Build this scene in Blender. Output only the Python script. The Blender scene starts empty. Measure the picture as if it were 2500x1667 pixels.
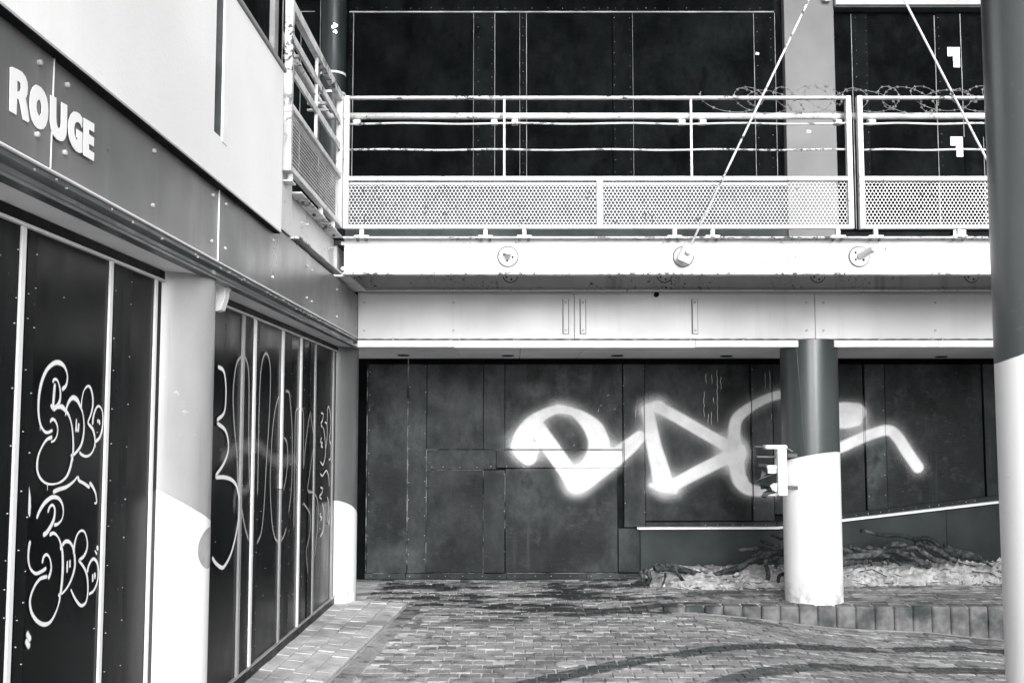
import bpy, bmesh, math, random
import numpy as np
from mathutils import Vector, Matrix
from mathutils.geometry import tessellate_polygon

S = bpy.context.scene
C = S.collection
rnd = random.Random(7)

# ------------------------------------------------------------------ camera
F = 2500.0                     # focal length in photo pixels (photo 2500 x 1667)
EYE = 1.65
PITCH = math.atan(197 / 2500)
cam_d = bpy.data.cameras.new('camera')
cam = bpy.data.objects.new('camera', cam_d)
C.objects.link(cam)
cam_d.sensor_width = 36
cam_d.lens = 36
cam_d.clip_start = 0.05
cam_d.clip_end = 3000
cam.location = (0, 0, EYE)
cam.rotation_euler = (math.pi / 2 + PITCH, 0, 0)
S.camera = cam

# ------------------------------------------------------------------ sky and sun
W = bpy.data.worlds.new('World')
S.world = W
W.use_nodes = True
wn = W.node_tree.nodes
wl = W.node_tree.links
bgn = wn['Background']
sky = wn.new('ShaderNodeTexSky')
sky.sky_type = 'NISHITA'
sky.sun_disc = False
SUN_EL, SUN_AZ = 23.0, 170.0          # sun behind the camera
sky.sun_elevation = math.radians(SUN_EL)
sky.sun_rotation = math.radians(SUN_AZ)
sky.air_density = 1.0
sky.dust_density = 3.0
hs = wn.new('ShaderNodeHueSaturation')  # the photograph is black and white
hs.inputs['Saturation'].default_value = 0.0
wl.new(sky.outputs[0], hs.inputs['Color'])
wl.new(hs.outputs[0], bgn.inputs[0])
bgn.inputs[1].default_value = 0.15
sd = bpy.data.lights.new('sun', 'SUN')
sd.energy = 1.5
sd.angle = math.radians(70)
sd.color = (1, 1, 1)
sun = bpy.data.objects.new('sun', sd)
C.objects.link(sun)
az, el = math.radians(SUN_AZ), math.radians(SUN_EL)
sdir = Vector((math.sin(az) * math.cos(el), math.cos(az) * math.cos(el), math.sin(el)))
sun.rotation_euler = (-sdir).to_track_quat('-Z', 'Y').to_euler()
sun.location = (0, -4, 12)
S.view_settings.view_transform = 'Standard'
S.view_settings.look = 'None'
S.view_settings.gamma = 1
S.view_settings.use_curve_mapping = False
S.view_settings.exposure = 1.2
S.render.engine = 'CYCLES'
S.cycles.max_bounces = 8
S.cycles.transparent_max_bounces = 24

# ------------------------------------------------------------------ pixel helpers
CP, SP = math.cos(PITCH), math.sin(PITCH)


def ray(px, py):
    u = (px - 1250) / F
    v = (833.5 - py) / F
    return Vector((u, CP - v * SP, SP + v * CP))


def pY(px, py, Y):
    r = ray(px, py)
    return r * (Y / r.y) + Vector((0, 0, EYE))


def pX(px, py, X):
    r = ray(px, py)
    return r * (X / r.x) + Vector((0, 0, EYE))


def pZ(px, py, Z):
    r = ray(px, py)
    return r * ((Z - EYE) / r.z) + Vector((0, 0, EYE))


def xat(px, Y, py=1000):
    return pY(px, py, Y).x


def zat(py, Y):
    return pY(1250, py, Y).z


def yat(px, X, py=1000):
    return pX(px, py, X).y


def interp(x, xs, ys):
    if x <= xs[0]:
        return ys[0]
    for i in range(1, len(xs)):
        if x <= xs[i]:
            t = (x - xs[i - 1]) / (xs[i] - xs[i - 1])
            return ys[i - 1] + t * (ys[i] - ys[i - 1])
    return ys[-1]


# ------------------------------------------------------------------ materials
def tint(c):
    if isinstance(c, tuple):
        return (c[0], c[1], c[2], 1)
    k = max(0.0, 1 - c / 0.12)
    return (c * (1 - .24 * k), c * (1 + .02 * k), c * (1 + .07 * k), 1)


class NT:
    def __init__(s, name):
        s.m = bpy.data.materials.new(name)
        s.m.use_nodes = True
        s.n = s.m.node_tree.nodes
        s.l = s.m.node_tree.links
        s.b = s.n['Principled BSDF']
        g = s.n.new('ShaderNodeNewGeometry')
        s.pos = g.outputs['Position']
        s.geo = g

    def new(s, t, **k):
        n = s.n.new(t)
        for a, b in k.items():
            setattr(n, a, b)
        return n

    def noise(s, scale, st=(1, 1, 1), detail=5, rough=.55, off=(0, 0, 0)):
        mp = s.new('ShaderNodeMapping')
        mp.inputs['Scale'].default_value = st
        mp.inputs['Location'].default_value = off
        s.l.new(s.pos, mp.inputs[0])
        n = s.new('ShaderNodeTexNoise')
        n.inputs['Scale'].default_value = scale
        n.inputs['Detail'].default_value = detail
        n.inputs['Roughness'].default_value = rough
        s.l.new(mp.outputs[0], n.inputs['Vector'])
        return n.outputs[0]

    def ramp(s, x, lo, hi, a=0.0, b=1.0):
        r = s.new('ShaderNodeMapRange')
        r.interpolation_type = 'SMOOTHSTEP'
        r.inputs[1].default_value = lo
        r.inputs[2].default_value = hi
        r.inputs[3].default_value = a
        r.inputs[4].default_value = b
        s.l.new(x, r.inputs[0])
        return r.outputs[0]

    def math(s, op, a, b=None):
        n = s.new('ShaderNodeMath', operation=op)
        for i, v in enumerate((a, b)):
            if v is None:
                continue
            if isinstance(v, (int, float)):
                n.inputs[i].default_value = v
            else:
                s.l.new(v, n.inputs[i])
        return n.outputs[0]

    def mix(s, f, a, b):
        n = s.new('ShaderNodeMix', data_type='RGBA')
        if isinstance(f, (int, float)):
            n.inputs[0].default_value = f
        else:
            s.l.new(f, n.inputs[0])
        for i, v in ((6, a), (7, b)):
            if isinstance(v, (int, float, tuple)):
                n.inputs[i].default_value = tint(v)
            else:
                s.l.new(v, n.inputs[i])
        return n.outputs[2]

    def color(s, c):
        if isinstance(c, (int, float, tuple)):
            s.b.inputs['Base Color'].default_value = tint(c)
        else:
            s.l.new(c, s.b.inputs['Base Color'])

    def rough(s, r, spec=.5):
        if isinstance(r, (int, float)):
            s.b.inputs['Roughness'].default_value = r
        else:
            s.l.new(r, s.b.inputs['Roughness'])
        s.b.inputs['Specular IOR Level'].default_value = spec

    def bump(s, h, dist=.002, st=.5):
        b = s.new('ShaderNodeBump')
        b.inputs['Distance'].default_value = dist
        b.inputs['Strength'].default_value = st
        s.l.new(h, b.inputs['Height'])
        s.l.new(b.outputs[0], s.b.inputs['Normal'])


def basic(name, c1, c2, scale=3, st=(1, 1, 1), rough=.5, spec=.5, lo=.35, hi=.68,
          spot=None, bump=None, c3=None, s3=.8, streak=None, metal=0):
    t = NT(name)
    col = t.mix(t.ramp(t.noise(scale, st), lo, hi), c1, c2)
    if c3 is not None:
        col = t.mix(t.ramp(t.noise(s3, st, 3, .5, (3.1, 7.7, 1.3)), .42, .68), col, c3)
    if streak is not None:            # vertical run-off stains
        cs, amt = streak
        f = t.ramp(t.noise(9, (1, 1, .06), 4, .6, (5, 2, 9)), .52, .75, 0, amt)
        col = t.mix(f, col, cs)
    if spot is not None:              # rust / chipped spots
        cs, sc, lo2 = spot
        f = t.math('MULTIPLY', t.ramp(t.noise(sc, (1, 1, 1), 6, .7, (1, 4, 2)), lo2, lo2 + .05),
                   t.ramp(t.noise(sc * .12, (1, 1, 1), 2, .5, (8, 1, 5)), .46, .6))
        col = t.mix(f, col, cs)
    t.color(col)
    t.rough(t.ramp(t.noise(scale * 1.7, st, 4, .5, (2, 9, 4)), .3, .75, rough * .8, min(1, rough * 1.25)), spec)
    if bump:
        t.bump(t.noise(bump[0], st, 5, .6), bump[1], .6)
    t.b.inputs['Metallic'].default_value = metal
    return t.m


def board_mat(name, c1, c2, c3, rough, spec, grain=(1, 1, 6), splash=0.0):
    t = NT(name)
    g = t.noise(14, grain, 6, .65)
    col = t.mix(t.ramp(g, .3, .75), c1, c2)
    dust = t.math('MULTIPLY', t.ramp(t.noise(1.5, (1, 1, .8), 5, .62, (4, 4, 4)), .4, .72),
                  t.ramp(t.noise(18, (1, 1, .7), 5, .7, (9, 4, 1)), .25, .75, .45, 1.0))
    col = t.mix(dust, col, c3)
    blot = t.math('MULTIPLY', t.ramp(t.noise(4.2, (1, 1, 1.1), 6, .7, (7, 3, 5)), .53, .66), t.ramp(t.noise(28, (1, 1, 1), 4, .7), .3, .7, .3, 1))
    col = t.mix(t.math('MULTIPLY', blot, .5), col, c3)
    dark = t.ramp(t.noise(3.1, (1, 1, .7), 5, .65, (1, 8, 6)), .56, .68, 0, .7)
    col = t.mix(dark, col, c1 * .6)
    scr = t.math('MULTIPLY', t.ramp(t.noise(55, (.08, 1, 1.6), 3, .6, (4, 4, 9)), .70, .74), t.ramp(t.noise(2.4, (1, 1, 1), 2, .5, (9, 2, 2)), .55, .65))
    col = t.mix(t.math('MULTIPLY', scr, .6), col, c3 * 1.8)
    run = t.math('MULTIPLY', t.ramp(t.noise(11, (1, 1, .05), 4, .6, (3, 3, 3)), .55, .78),
                 t.ramp(t.noise(.9, (1, 1, 1), 2), .4, .65))
    col = t.mix(t.math('MULTIPLY', run, .55), col, c3)
    speck = t.ramp(t.noise(70, (1, 1, 1), 2, .5, (2, 5, 8)), .735, .76)
    col = t.mix(t.math('MULTIPLY', speck, .5), col, c3 * 3)
    isl = t.geo.outputs['Random Per Island']
    oi = t.new('ShaderNodeObjectInfo')
    k = t.ramp(oi.outputs['Random'], 0, 1, .78, 1.25)
    mm = t.new('ShaderNodeVectorMath', operation='SCALE')
    t.l.new(col, mm.inputs[0])
    t.l.new(k, mm.inputs['Scale'])
    t.color(mm.outputs[0])
    t.rough(t.ramp(t.noise(4, (1, 1, .6), 5, .6, (7, 1, 2)), .3, .75, rough * .75, min(1, rough * 1.3)), spec)
    t.bump(t.noise(30, grain, 5, .6), .0012, .5)
    return t.m


def paint_mat(name, soft, dens=1.0, col=.82, speck=1.0):
    """spray paint on a ribbon: UV.x across the stroke, UV.y 0..1 end fade"""
    t = NT(name)
    uv = t.new('ShaderNodeUVMap')
    sp = t.new('ShaderNodeSeparateXYZ')
    t.l.new(uv.outputs[0], sp.inputs[0])
    e = t.math('MINIMUM', sp.outputs[0], t.math('SUBTRACT', 1.0, sp.outputs[0]))
    e = t.math('MULTIPLY', e, sp.outputs[1])
    grain = t.noise(160, (1, 1, 1), 3, .6)
    g2 = t.math('MULTIPLY', t.math('SUBTRACT', grain, .5), .16 * speck)
    broad = t.math('MULTIPLY', t.math('SUBTRACT', t.noise(5, (1, 1, 1), 3, .5, (4, 2, 6)), .5), .10 * speck)
    a = t.ramp(t.math('ADD', t.math('ADD', e, g2), broad), 0.01, soft, 0, dens)
    t.color(col)
    t.rough(.55, .3)
    tr = t.new('ShaderNodeBsdfTransparent')
    mx = t.new('ShaderNodeMixShader')
    t.l.new(a, mx.inputs[0])
    t.l.new(tr.outputs[0], mx.inputs[1])
    t.l.new(t.b.outputs[0], mx.inputs[2])
    t.l.new(mx.outputs[0], t.n['Material Output'].inputs[0])
    return t.m


def column_mat(name, c, z0, a, b, grey):
    """grey satin paint above a slanting edge, white paint below it"""
    t = NT(name)
    sep = t.new('ShaderNodeSeparateXYZ')
    t.l.new(t.pos, sep.inputs[0])
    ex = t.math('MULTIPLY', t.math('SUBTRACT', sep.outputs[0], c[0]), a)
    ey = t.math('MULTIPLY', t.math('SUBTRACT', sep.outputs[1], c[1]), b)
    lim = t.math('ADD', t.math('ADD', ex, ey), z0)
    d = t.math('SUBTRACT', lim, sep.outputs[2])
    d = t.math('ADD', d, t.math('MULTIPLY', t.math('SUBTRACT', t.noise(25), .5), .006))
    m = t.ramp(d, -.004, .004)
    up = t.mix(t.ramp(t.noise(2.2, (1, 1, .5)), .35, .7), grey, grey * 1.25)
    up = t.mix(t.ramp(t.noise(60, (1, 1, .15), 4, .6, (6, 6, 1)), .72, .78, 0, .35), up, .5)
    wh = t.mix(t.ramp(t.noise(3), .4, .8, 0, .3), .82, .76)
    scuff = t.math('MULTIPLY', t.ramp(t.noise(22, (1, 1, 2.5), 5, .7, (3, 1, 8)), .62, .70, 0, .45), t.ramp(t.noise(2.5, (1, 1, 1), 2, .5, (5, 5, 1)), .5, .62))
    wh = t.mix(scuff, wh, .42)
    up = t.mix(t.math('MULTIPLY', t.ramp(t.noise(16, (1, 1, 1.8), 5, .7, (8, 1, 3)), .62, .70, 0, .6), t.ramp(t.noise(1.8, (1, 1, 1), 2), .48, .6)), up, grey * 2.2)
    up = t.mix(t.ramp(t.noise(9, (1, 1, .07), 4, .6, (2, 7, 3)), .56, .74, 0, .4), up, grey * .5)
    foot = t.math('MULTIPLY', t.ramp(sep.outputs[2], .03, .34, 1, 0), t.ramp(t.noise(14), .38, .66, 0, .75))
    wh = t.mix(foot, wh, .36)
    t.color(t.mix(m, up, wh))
    t.rough(t.math('ADD', t.ramp(t.noise(3, (1, 1, .4)), .2, .8, .27, .33), t.math('MULTIPLY', m, .2)), .9)
    t.bump(t.noise(40), .0008, .4)
    return t.m


MT = {}
MT['board_low'] = board_mat('dusty_black_plywood', .005, .012, .060, .5, .2)
MT['board_strip'] = board_mat('greyed_plywood_strip', .010, .022, .070, .5, .2, (1, 1, .3))
MT['board_up'] = board_mat('black_plywood', .0010, .0030, .0085, .65, .02)
MT['board_door'] = basic('glossy_black_board', .002, .004, 4, (1, 1, .4), .22, .07, c3=.006, s3=1.1)
MT['door_strip'] = basic('black_cover_strip', .004, .008, 9, (1, 1, .3), .34, .07, spot=(.4, 40, .66))
MT['white'] = basic('white_gloss_steel_paint', .60, .52, 1.4, (1, 1, 1), .38, .5, spot=(.10, 26, .60), streak=(.5, .35))
MT['white_rail'] = basic('weathered_white_rail_paint', .66, .52, 7, (1, 1, 1), .42, .5, spot=(.09, 30, .57))
MT['white_edge'] = basic('chipped_white_steel_edge', .64, .46, 9, (.6, 1, 1), .5, .4, spot=(.05, 24, .50))
MT['fascia'] = basic('pale_metal_fascia', .74, .66, 1.3, (1, 1, .8), .35, .5, c3=.55, s3=.8, spot=(.2, 38, .70), streak=(.5, .3))
MT['fascia_shaded'] = basic('shaded_metal_fascia', .14, .18, 1.6, (1, 1, .9), .34, .5, c3=.105, streak=(.26, .35), s3=.9)  # darker copy of the pale fascia, weaker side light put into its colour
MT['pin_paint'] = basic('greyed_white_pin_paint', .56, .48, 12, rough=.5, spec=.3, spot=(.1, 30, .6))
MT['lip_grey'] = basic('dark_gutter_metal', .045, .085, 5, (1, .4, 1), .35, .5, spot=(.5, 34, .66))
MT['letter'] = basic('white_sign_vinyl', .86, .82, 3, rough=.4)
MT['plaster'] = basic('white_plaster', .80, .75, 1.1, (1, 1, .9), .85, .2, c3=.67, s3=.55, bump=(60, .002), streak=(.6, .12), spot=(.4, 26, .71))
MT['coping'] = basic('grey_coping', .22, .30, 8, (1, .3, 1), .6, .3)
MT['concrete'] = basic('pale_concrete', .42, .50, 5, (1, 1, 1), .85, .2, c3=.36, s3=1.1, bump=(45, .002), spot=(.2, 40, .7))
MT['concrete_grey'] = basic('grey_concrete', .045, .065, 6, (1, 1, 1), .85, .2, c3=.035, s3=.9, bump=(50, .002))
MT['soffit'] = basic('pale_soffit_board', .72, .78, 6, (1, .5, 1), .8, .2, c3=.60, s3=1.0, bump=(40, .0015))
MT['black'] = basic('black_void_paint', .008, .012, 5, rough=.8, spec=.1)
MT['steel_dark'] = basic('dark_rusty_steel', .07, .13, 14, rough=.6, spot=(.03, 20, .55))
MT['beam_in'] = basic('grimy_white_beam', .72, .62, 3, (1, 1, .6), .5, .4, spot=(.03, 30, .58), streak=(.2, .5))
MT['bolt'] = basic('zinc_bolt', .5, .32, 30, rough=.4)
MT['trim_white'] = basic('white_plastic_trim', .82, .78, 4, rough=.45)
MT['ply_edge_up'] = basic('pale_plywood_edge', .20, .34, 5, rough=.8, spec=.1)
MT['ply_edge'] = basic('raw_plywood_edge', .02, .22, 7, (1, 1, 1), .8, .1, lo=.40, hi=.62)
MT['mull'] = basic('white_aluminium', .82, .74, 5, (1, 1, .3), .35, .5)
MT['mull_grey'] = basic('grey_aluminium', .26, .36, 5, (1, 1, .3), .35, .5)
MT['pipe_col'] = basic('dark_peeling_pipe_paint', .010, .022, 3, (1, 1, .4), .4, .25, spot=(.3, 12, .70))
MT['pilaster'] = basic('light_grey_pilaster_paint', .155, .17, 2, (1, 1, 1), .75, .3, bump=(40, .001))
MT['root'] = basic('dry_bark', .03, .13, 24, (1, 1, 1), .9, .1, c3=.025, s3=4, bump=(60, .006))
MT['plinth'] = basic('dark_plinth_render', .020, .032, 2.2, (1, 1, 1), .6, .25, c3=.045, s3=.9, spot=(.3, 50, .72))
MT['plastic_dark'] = basic('broken_black_plastic', .008, .03, 12, rough=.5)
MT['sticker'] = basic('faded_grey_sticker', .30, .42, 9, rough=.5)
MT['wire'] = basic('grey_razor_wire', .16, .32, 60, rough=.5, metal=.4)
MT['iron'] = basic('worn_iron_cover', .30, .42, 20, rough=.5)
MT['earth'] = basic('pale_dry_rubble_earth', .34, .60, 16, (1, 1, 1), .95, .1, c3=.20, s3=3.0, bump=(55, .012), spot=(.06, 12, .57))
MT['stone'] = basic('pale_rubble_stone', .34, .62, 12, rough=.9, spec=.1, bump=(50, .006))
MT['spray'] = paint_mat('soft_white_spray', .26)
MT['spray_thin'] = paint_mat('faint_white_spray', .50, .14, .8, 1.6)
MT['line'] = paint_mat('white_spray_line', .28, 1.0, .84, .5)
MT['line_faint'] = paint_mat('thin_grey_spray_line', .45, .62, .6, .8)

TYRES = ((5.229, 1.204, 7.33, .10, .93), (3.55, 4.58, 2.93, .10, .85))


def paving_mat(name, c1, c2, joint=False):
    t = NT(name)
    sep = t.new('ShaderNodeSeparateXYZ')
    t.l.new(t.pos, sep.inputs[0])
    x, y = sep.outputs[0], sep.outputs[1]
    oi = t.new('ShaderNodeObjectInfo')
    r = t.math('FRACT', t.math('ADD', t.geo.outputs['Random Per Island'], oi.outputs['Random']))
    col = t.mix(r, c1, c2)
    col = t.mix(t.ramp(t.noise(30, (1, 1, 1), 6, .7), .35, .72, 0, .6), col, c1 * .62)
    col = t.mix(t.ramp(t.noise(1.1, (1, 1, 1), 4, .6, (2, 2, 2)), .42, .68, 0, .7), col, c1 * .5)
    col = t.mix(t.ramp(t.noise(7, (1, 1, 1), 4, .65, (6, 3, 2)), .50, .66, 0, .75), col, c1 * .24)
    rr = t.math('FRACT', t.math('MULTIPLY', r, 7.31))
    col = t.mix(t.ramp(rr, .9, .97, 0, .6), col, c1 * .3)
    col = t.mix(t.ramp(t.noise(90, (1, 1, 1), 3, .6), .62, .75, 0, .4), col, c2 * 1.35)
    # black damp stains along the foot of the wall
    band = t.math('MULTIPLY', t.ramp(y, 8.2, 8.9), t.ramp(x, 1.4, 3.2, 1, .35))
    wet = t.math('MULTIPLY', band, t.ramp(t.math('ADD', t.noise(2.6, (.55, 1.6, 1), 5, .68, (1, 7, 3)),
                                                 t.math('MULTIPLY', t.math('SUBTRACT', r, .5), .10)), .45, .56))
    col = t.mix(t.math('MULTIPLY', wet, .95), col, .012)
    # rubber tyre marks
    for cx, cy, R, w, amt in TYRES:
        dx = t.math('SUBTRACT', x, cx)
        dy = t.math('SUBTRACT', y, cy)
        d = t.math('SQRT', t.math('ADD', t.math('MULTIPLY', dx, dx), t.math('MULTIPLY', dy, dy)))
        d = t.math('ABSOLUTE', t.math('SUBTRACT', d, R))
        d = t.math('ADD', d, t.math('MULTIPLY', t.math('SUBTRACT', t.noise(18), .5), .05))
        f = t.math('MULTIPLY', t.ramp(d, w * .85, w * 1.08, amt, 0), t.ramp(t.noise(40, (1, 1, 1), 4), .25, .6, .6, 1))
        col = t.mix(f, col, .035)
    # pale droppings of paint near the ramp
    f = t.math('MULTIPLY', t.ramp(t.noise(16, (1, 1, 1), 3, .5, (9, 9, 1)), .70, .73), t.ramp(x, -.95, -.45, 1, 0))
    col = t.mix(f, col, .8)
    if joint:
        col = t.mix(.3, col, c2)
    t.color(col)
    t.rough(t.ramp(wet, 0, 1, .85, .35), .3)
    t.bump(t.noise(60, (1, 1, 1), 6, .72), .005, .8)
    return t.m


MT['paver'] = paving_mat('worn_grey_paver', .31, .46)
MT['joint'] = paving_mat('pale_sand_joint', .54, .70, True)
MT['slab'] = basic('pale_ramp_slab', .46, .62, 8, (1, 1, 1), .85, .2, c3=.30, s3=2.6, bump=(60, .004), spot=(.10, 20, .60))
MT['slab_joint'] = basic('pale_slab_mortar', .30, .42, 20, rough=.9, spec=.1)
MT['kerb'] = basic('weathered_concrete_kerb', .12, .22, 9, (1, 1, 1), .85, .2, c3=.05, s3=4, bump=(50, .005), spot=(.5, 30, .70))
MT['ground'] = basic('pale_bounce_ground', .42, .52, 6, rough=.9, spec=.2, bump=(60, .003))  # unseen ground, made pale to bounce light up at the soffits

# ------------------------------------------------------------------ mesh builder
ORG = {}


class MB:
    def __init__(s):
        s.v = []
        s.f = []
        s.uv = None

    def box(s, x0, x1, y0, y1, z0, z1):
        if x0 > x1: x0, x1 = x1, x0
        if y0 > y1: y0, y1 = y1, y0
        if z0 > z1: z0, z1 = z1, z0
        n = len(s.v)
        s.v += [Vector(p) for p in ((x0, y0, z0), (x1, y0, z0), (x1, y1, z0), (x0, y1, z0),
                                    (x0, y0, z1), (x1, y0, z1), (x1, y1, z1), (x0, y1, z1))]
        s.f += [tuple(n + i for i in q) for q in ((0, 3, 2, 1), (4, 5, 6, 7), (0, 1, 5, 4),
                                                  (1, 2, 6, 5), (2, 3, 7, 6), (3, 0, 4, 7))]
        return s

    def hexa(s, pts):
        """8 corner points, same order as box"""
        n = len(s.v)
        s.v += [Vector(p) for p in pts]
        s.f += [tuple(n + i for i in q) for q in ((0, 3, 2, 1), (4, 5, 6, 7), (0, 1, 5, 4),
                                                  (1, 2, 6, 5), (2, 3, 7, 6), (3, 0, 4, 7))]
        return s

    def tube(s, pts, r, n=8, cap=True):
        pts = [Vector(p) for p in pts]
        rs = r if isinstance(r, (list, tuple)) else [r] * len(pts)
        base = len(s.v)
        up = None
        for i, p in enumerate(pts):
            d = (pts[min(i + 1, len(pts) - 1)] - pts[max(i - 1, 0)]).normalized()
            if up is None:
                up = Vector((0, 0, 1)) if abs(d.z) < .9 else Vector((0, 1, 0))
            a = d.cross(up).normalized()
            b = a.cross(d).normalized()
            up = b
            for k in range(n):
                t = 2 * math.pi * k / n
                s.v.append(p + (a * math.cos(t) + b * math.sin(t)) * rs[i])
        for i in range(len(pts) - 1):
            for k in range(n):
                k2 = (k + 1) % n
                s.f.append((base + i * n + k, base + i * n + k2, base + (i + 1) * n + k2, base + (i + 1) * n + k))
        if cap:
            s.f.append(tuple(base + k for k in reversed(range(n))))
            s.f.append(tuple(base + (len(pts) - 1) * n + k for k in range(n)))
        return s

    def prism(s, poly, holes, ext):
        """flat polygon (3-D points, CCW or CW) with holes, extruded by vector ext"""
        loops = [poly] + holes
        flat = [Vector(p) for lp in loops for p in lp]
        tris = tessellate_polygon([[Vector(p) for p in lp] for lp in loops])
        n = len(s.v)
        m = len(flat)
        ext = Vector(ext)
        s.v += [p + ext for p in flat] + flat
        for t in tris:
            s.f.append(tuple(n + i for i in t))
            s.f.append(tuple(n + m + i for i in reversed(t)))
        o = 0
        for lp in loops:
            k = len(lp)
            for i in range(k):
                j = (i + 1) % k
                s.f.append((n + o + i, n + o + j, n + m + o + j, n + m + o + i))
            o += k
        return s

    def build(s, name, mat, parent=None, loc=None, bevel=0, smooth=False):
        org = ORG[parent.name] if parent else Vector(loc or (0, 0, 0))
        me = bpy.data.meshes.new(name)
        me.from_pydata([tuple(v - org) for v in s.v], [], s.f)
        bm = bmesh.new()
        bm.from_mesh(me)
        bmesh.ops.recalc_face_normals(bm, faces=bm.faces)
        if bevel:
            es = [e for e in bm.edges if len(e.link_faces) == 2 and e.calc_face_angle(0) > .6]
            bmesh.ops.bevel(bm, geom=es, offset=bevel, segments=1, affect='EDGES', clamp_overlap=True)
        bm.to_mesh(me)
        bm.free()
        if smooth:
            for p in me.polygons:
                p.use_smooth = True
        me.materials.append(MT[mat] if isinstance(mat, str) else mat)
        o = bpy.data.objects.new(name, me)
        C.objects.link(o)
        if parent:
            o.parent = parent
        else:
            o.location = org
        ORG[o.name] = org
        return o


def tag(o, label=None, cat=None, group=None, kind=None):
    for k, v in (('label', label), ('category', cat), ('group', group), ('kind', kind)):
        if v:
            o[k] = v
    return o


def thing(name, label, cat, loc, group=None):
    o = bpy.data.objects.new(name, None)
    o.empty_display_size = .1
    C.objects.link(o)
    o.location = loc
    ORG[o.name] = Vector(loc)
    return tag(o, label, cat, group)


def structure(name, loc=(0, 0, 0), label=None):
    o = thing(name, label, None, loc)
    o['kind'] = 'structure'
    return o


def smooth_by_angle(o, ang=40):
    me = o.data
    for p in me.polygons:
        p.use_smooth = True
    bm = bmesh.new()
    bm.from_mesh(me)
    for e in bm.edges:
        if len(e.link_faces) == 2 and e.calc_face_angle(0) > math.radians(ang):
            e.smooth = False
    bm.to_mesh(me)
    bm.free()
    return o


def bx(name, mat, parent, x0, x1, y0, y1, z0, z1, bevel=.002):
    return MB().box(x0, x1, y0, y1, z0, z1).build(name, mat, parent, bevel=bevel)


def spline(pts, sub=6):
    """Catmull-Rom through 2-D or 3-D points"""
    pts = [Vector(p) for p in pts]
    if len(pts) < 3:
        return pts
    out = []
    P = [pts[0] * 2 - pts[1]] + pts + [pts[-1] * 2 - pts[-2]]
    for i in range(1, len(P) - 2):
        a, b, c, d = P[i - 1:i + 3]
        for k in range(sub):
            t = k / sub
            out.append(.5 * ((2 * b) + (c - a) * t + (2 * a - 5 * b + 4 * c - d) * t * t + (3 * b - a - 3 * c + d) * t ** 3))
    out.append(pts[-1])
    return out


def strokes(name, mat, parent, lines, nrm, fade=.3):
    """lines: [(3-D points, widths)] ribbons on a plane with normal nrm, each a little above the last"""
    vs, fs, uvs = [], [], []
    nrm = Vector(nrm)
    org = ORG[parent.name]
    for li, (pts, wd) in enumerate(lines):
        n = len(pts)
        ws = wd if isinstance(wd, list) else [wd] * n
        if len(ws) != n:
            ws = [interp(i / (n - 1) * (len(ws) - 1), list(range(len(ws))), ws) for i in range(n)]
        b = len(vs)
        off = nrm * (.0012 + .00006 * li)
        L = [0]
        for i in range(1, n):
            L.append(L[-1] + (pts[i] - pts[i - 1]).length)
        for i, p in enumerate(pts):
            d = (pts[min(i + 1, n - 1)] - pts[max(i - 1, 0)]).normalized()
            a = nrm.cross(d).normalized() * ws[i] * .5
            vs += [p - a + off - org, p + off - org, p + a + off - org]
            w = max(ws[i], 1e-4)
            e = min(1, (min(L[i], L[-1] - L[i]) + .02 * w) / (w * fade))
            uvs.append(e)
        for i in range(n - 1):
            for c in (0, 1):
                q = b + 3 * i + c
                fs.append((q, q + 1, q + 4, q + 3))
    me = bpy.data.meshes.new(name)
    me.from_pydata([tuple(v) for v in vs], [], fs)
    lay = me.uv_layers.new(name='UVMap')
    for lp in me.loops:
        vi = lp.vertex_index
        lay.data[lp.index].uv = ((vi % 3) * .5, uvs[vi // 3])
    me.materials.append(MT[mat])
    o = bpy.data.objects.new(name, me)
    C.objects.link(o)
    o.parent = parent
    ORG[o.name] = org
    return o


def screws(parent, pts, nrm, r=.006, name='screws', mat='bolt'):
    m = MB()
    nrm = Vector(nrm)
    for p in pts:
        p = Vector(p)
        m.tube([p - nrm * .002, p + nrm * .0035], r * rnd.uniform(.7, 1.15), 6)
    o = m.build(name, mat, parent)
    o['kind'] = 'stuff'
    return o


# ------------------------------------------------------------------ main planes
D = 10.98          # boarded back wall
FF = 9.25          # front face of the canopy fascia across the yard
BB = 8.10          # front balcony beam
XF = -1.40         # left fascia
XD = -1.585        # left shopfront boards
XW = -1.355        # white upper wall and side railing
ZC = 2.332         # canopy soffit
ZB0, ZB1 = 2.823, 3.131   # balcony beams
KX = [1.585, 2.08, 2.57, 2.9, 3.59, 4.21, 9]
KZ = [0, -.044, -.107, -.14, -.167, -.227, -.62]
KERB_Y = 9.12


def G(x, y):
    """courtyard surface"""
    if y < KERB_Y + .07:
        return .018 * max(0, 9.2 - max(y, -4)) + interp(x, KX, KZ) * min(1, max(0, (y + 4) / 6))
    return interp(x, [.6, 1.5], [0, .042])


def PV(y):
    """ramp pavement along the left shopfront"""
    return .055 + .0245 * (9.2 - y)


def RZ(y, f):
    """ramp surface: falls a little from the shopfront (f = 0) to the yard edge (f = 1)"""
    return PV(y) - f * (PV(y) - .018 * max(0, 9.2 - y) - .024)


def edge_x(y):
    return interp(y, [3, 6.48, 8.96, 9.5], [-1.36, -1.14, -.98, -.95])


# ================================================================== GROUND
gr = MB()
gr.box(-400, 400, -400, 400, -1.6, -.9)
gr.build('ground', 'ground', loc=(0, 0, -.9))['kind'] = 'structure'

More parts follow.
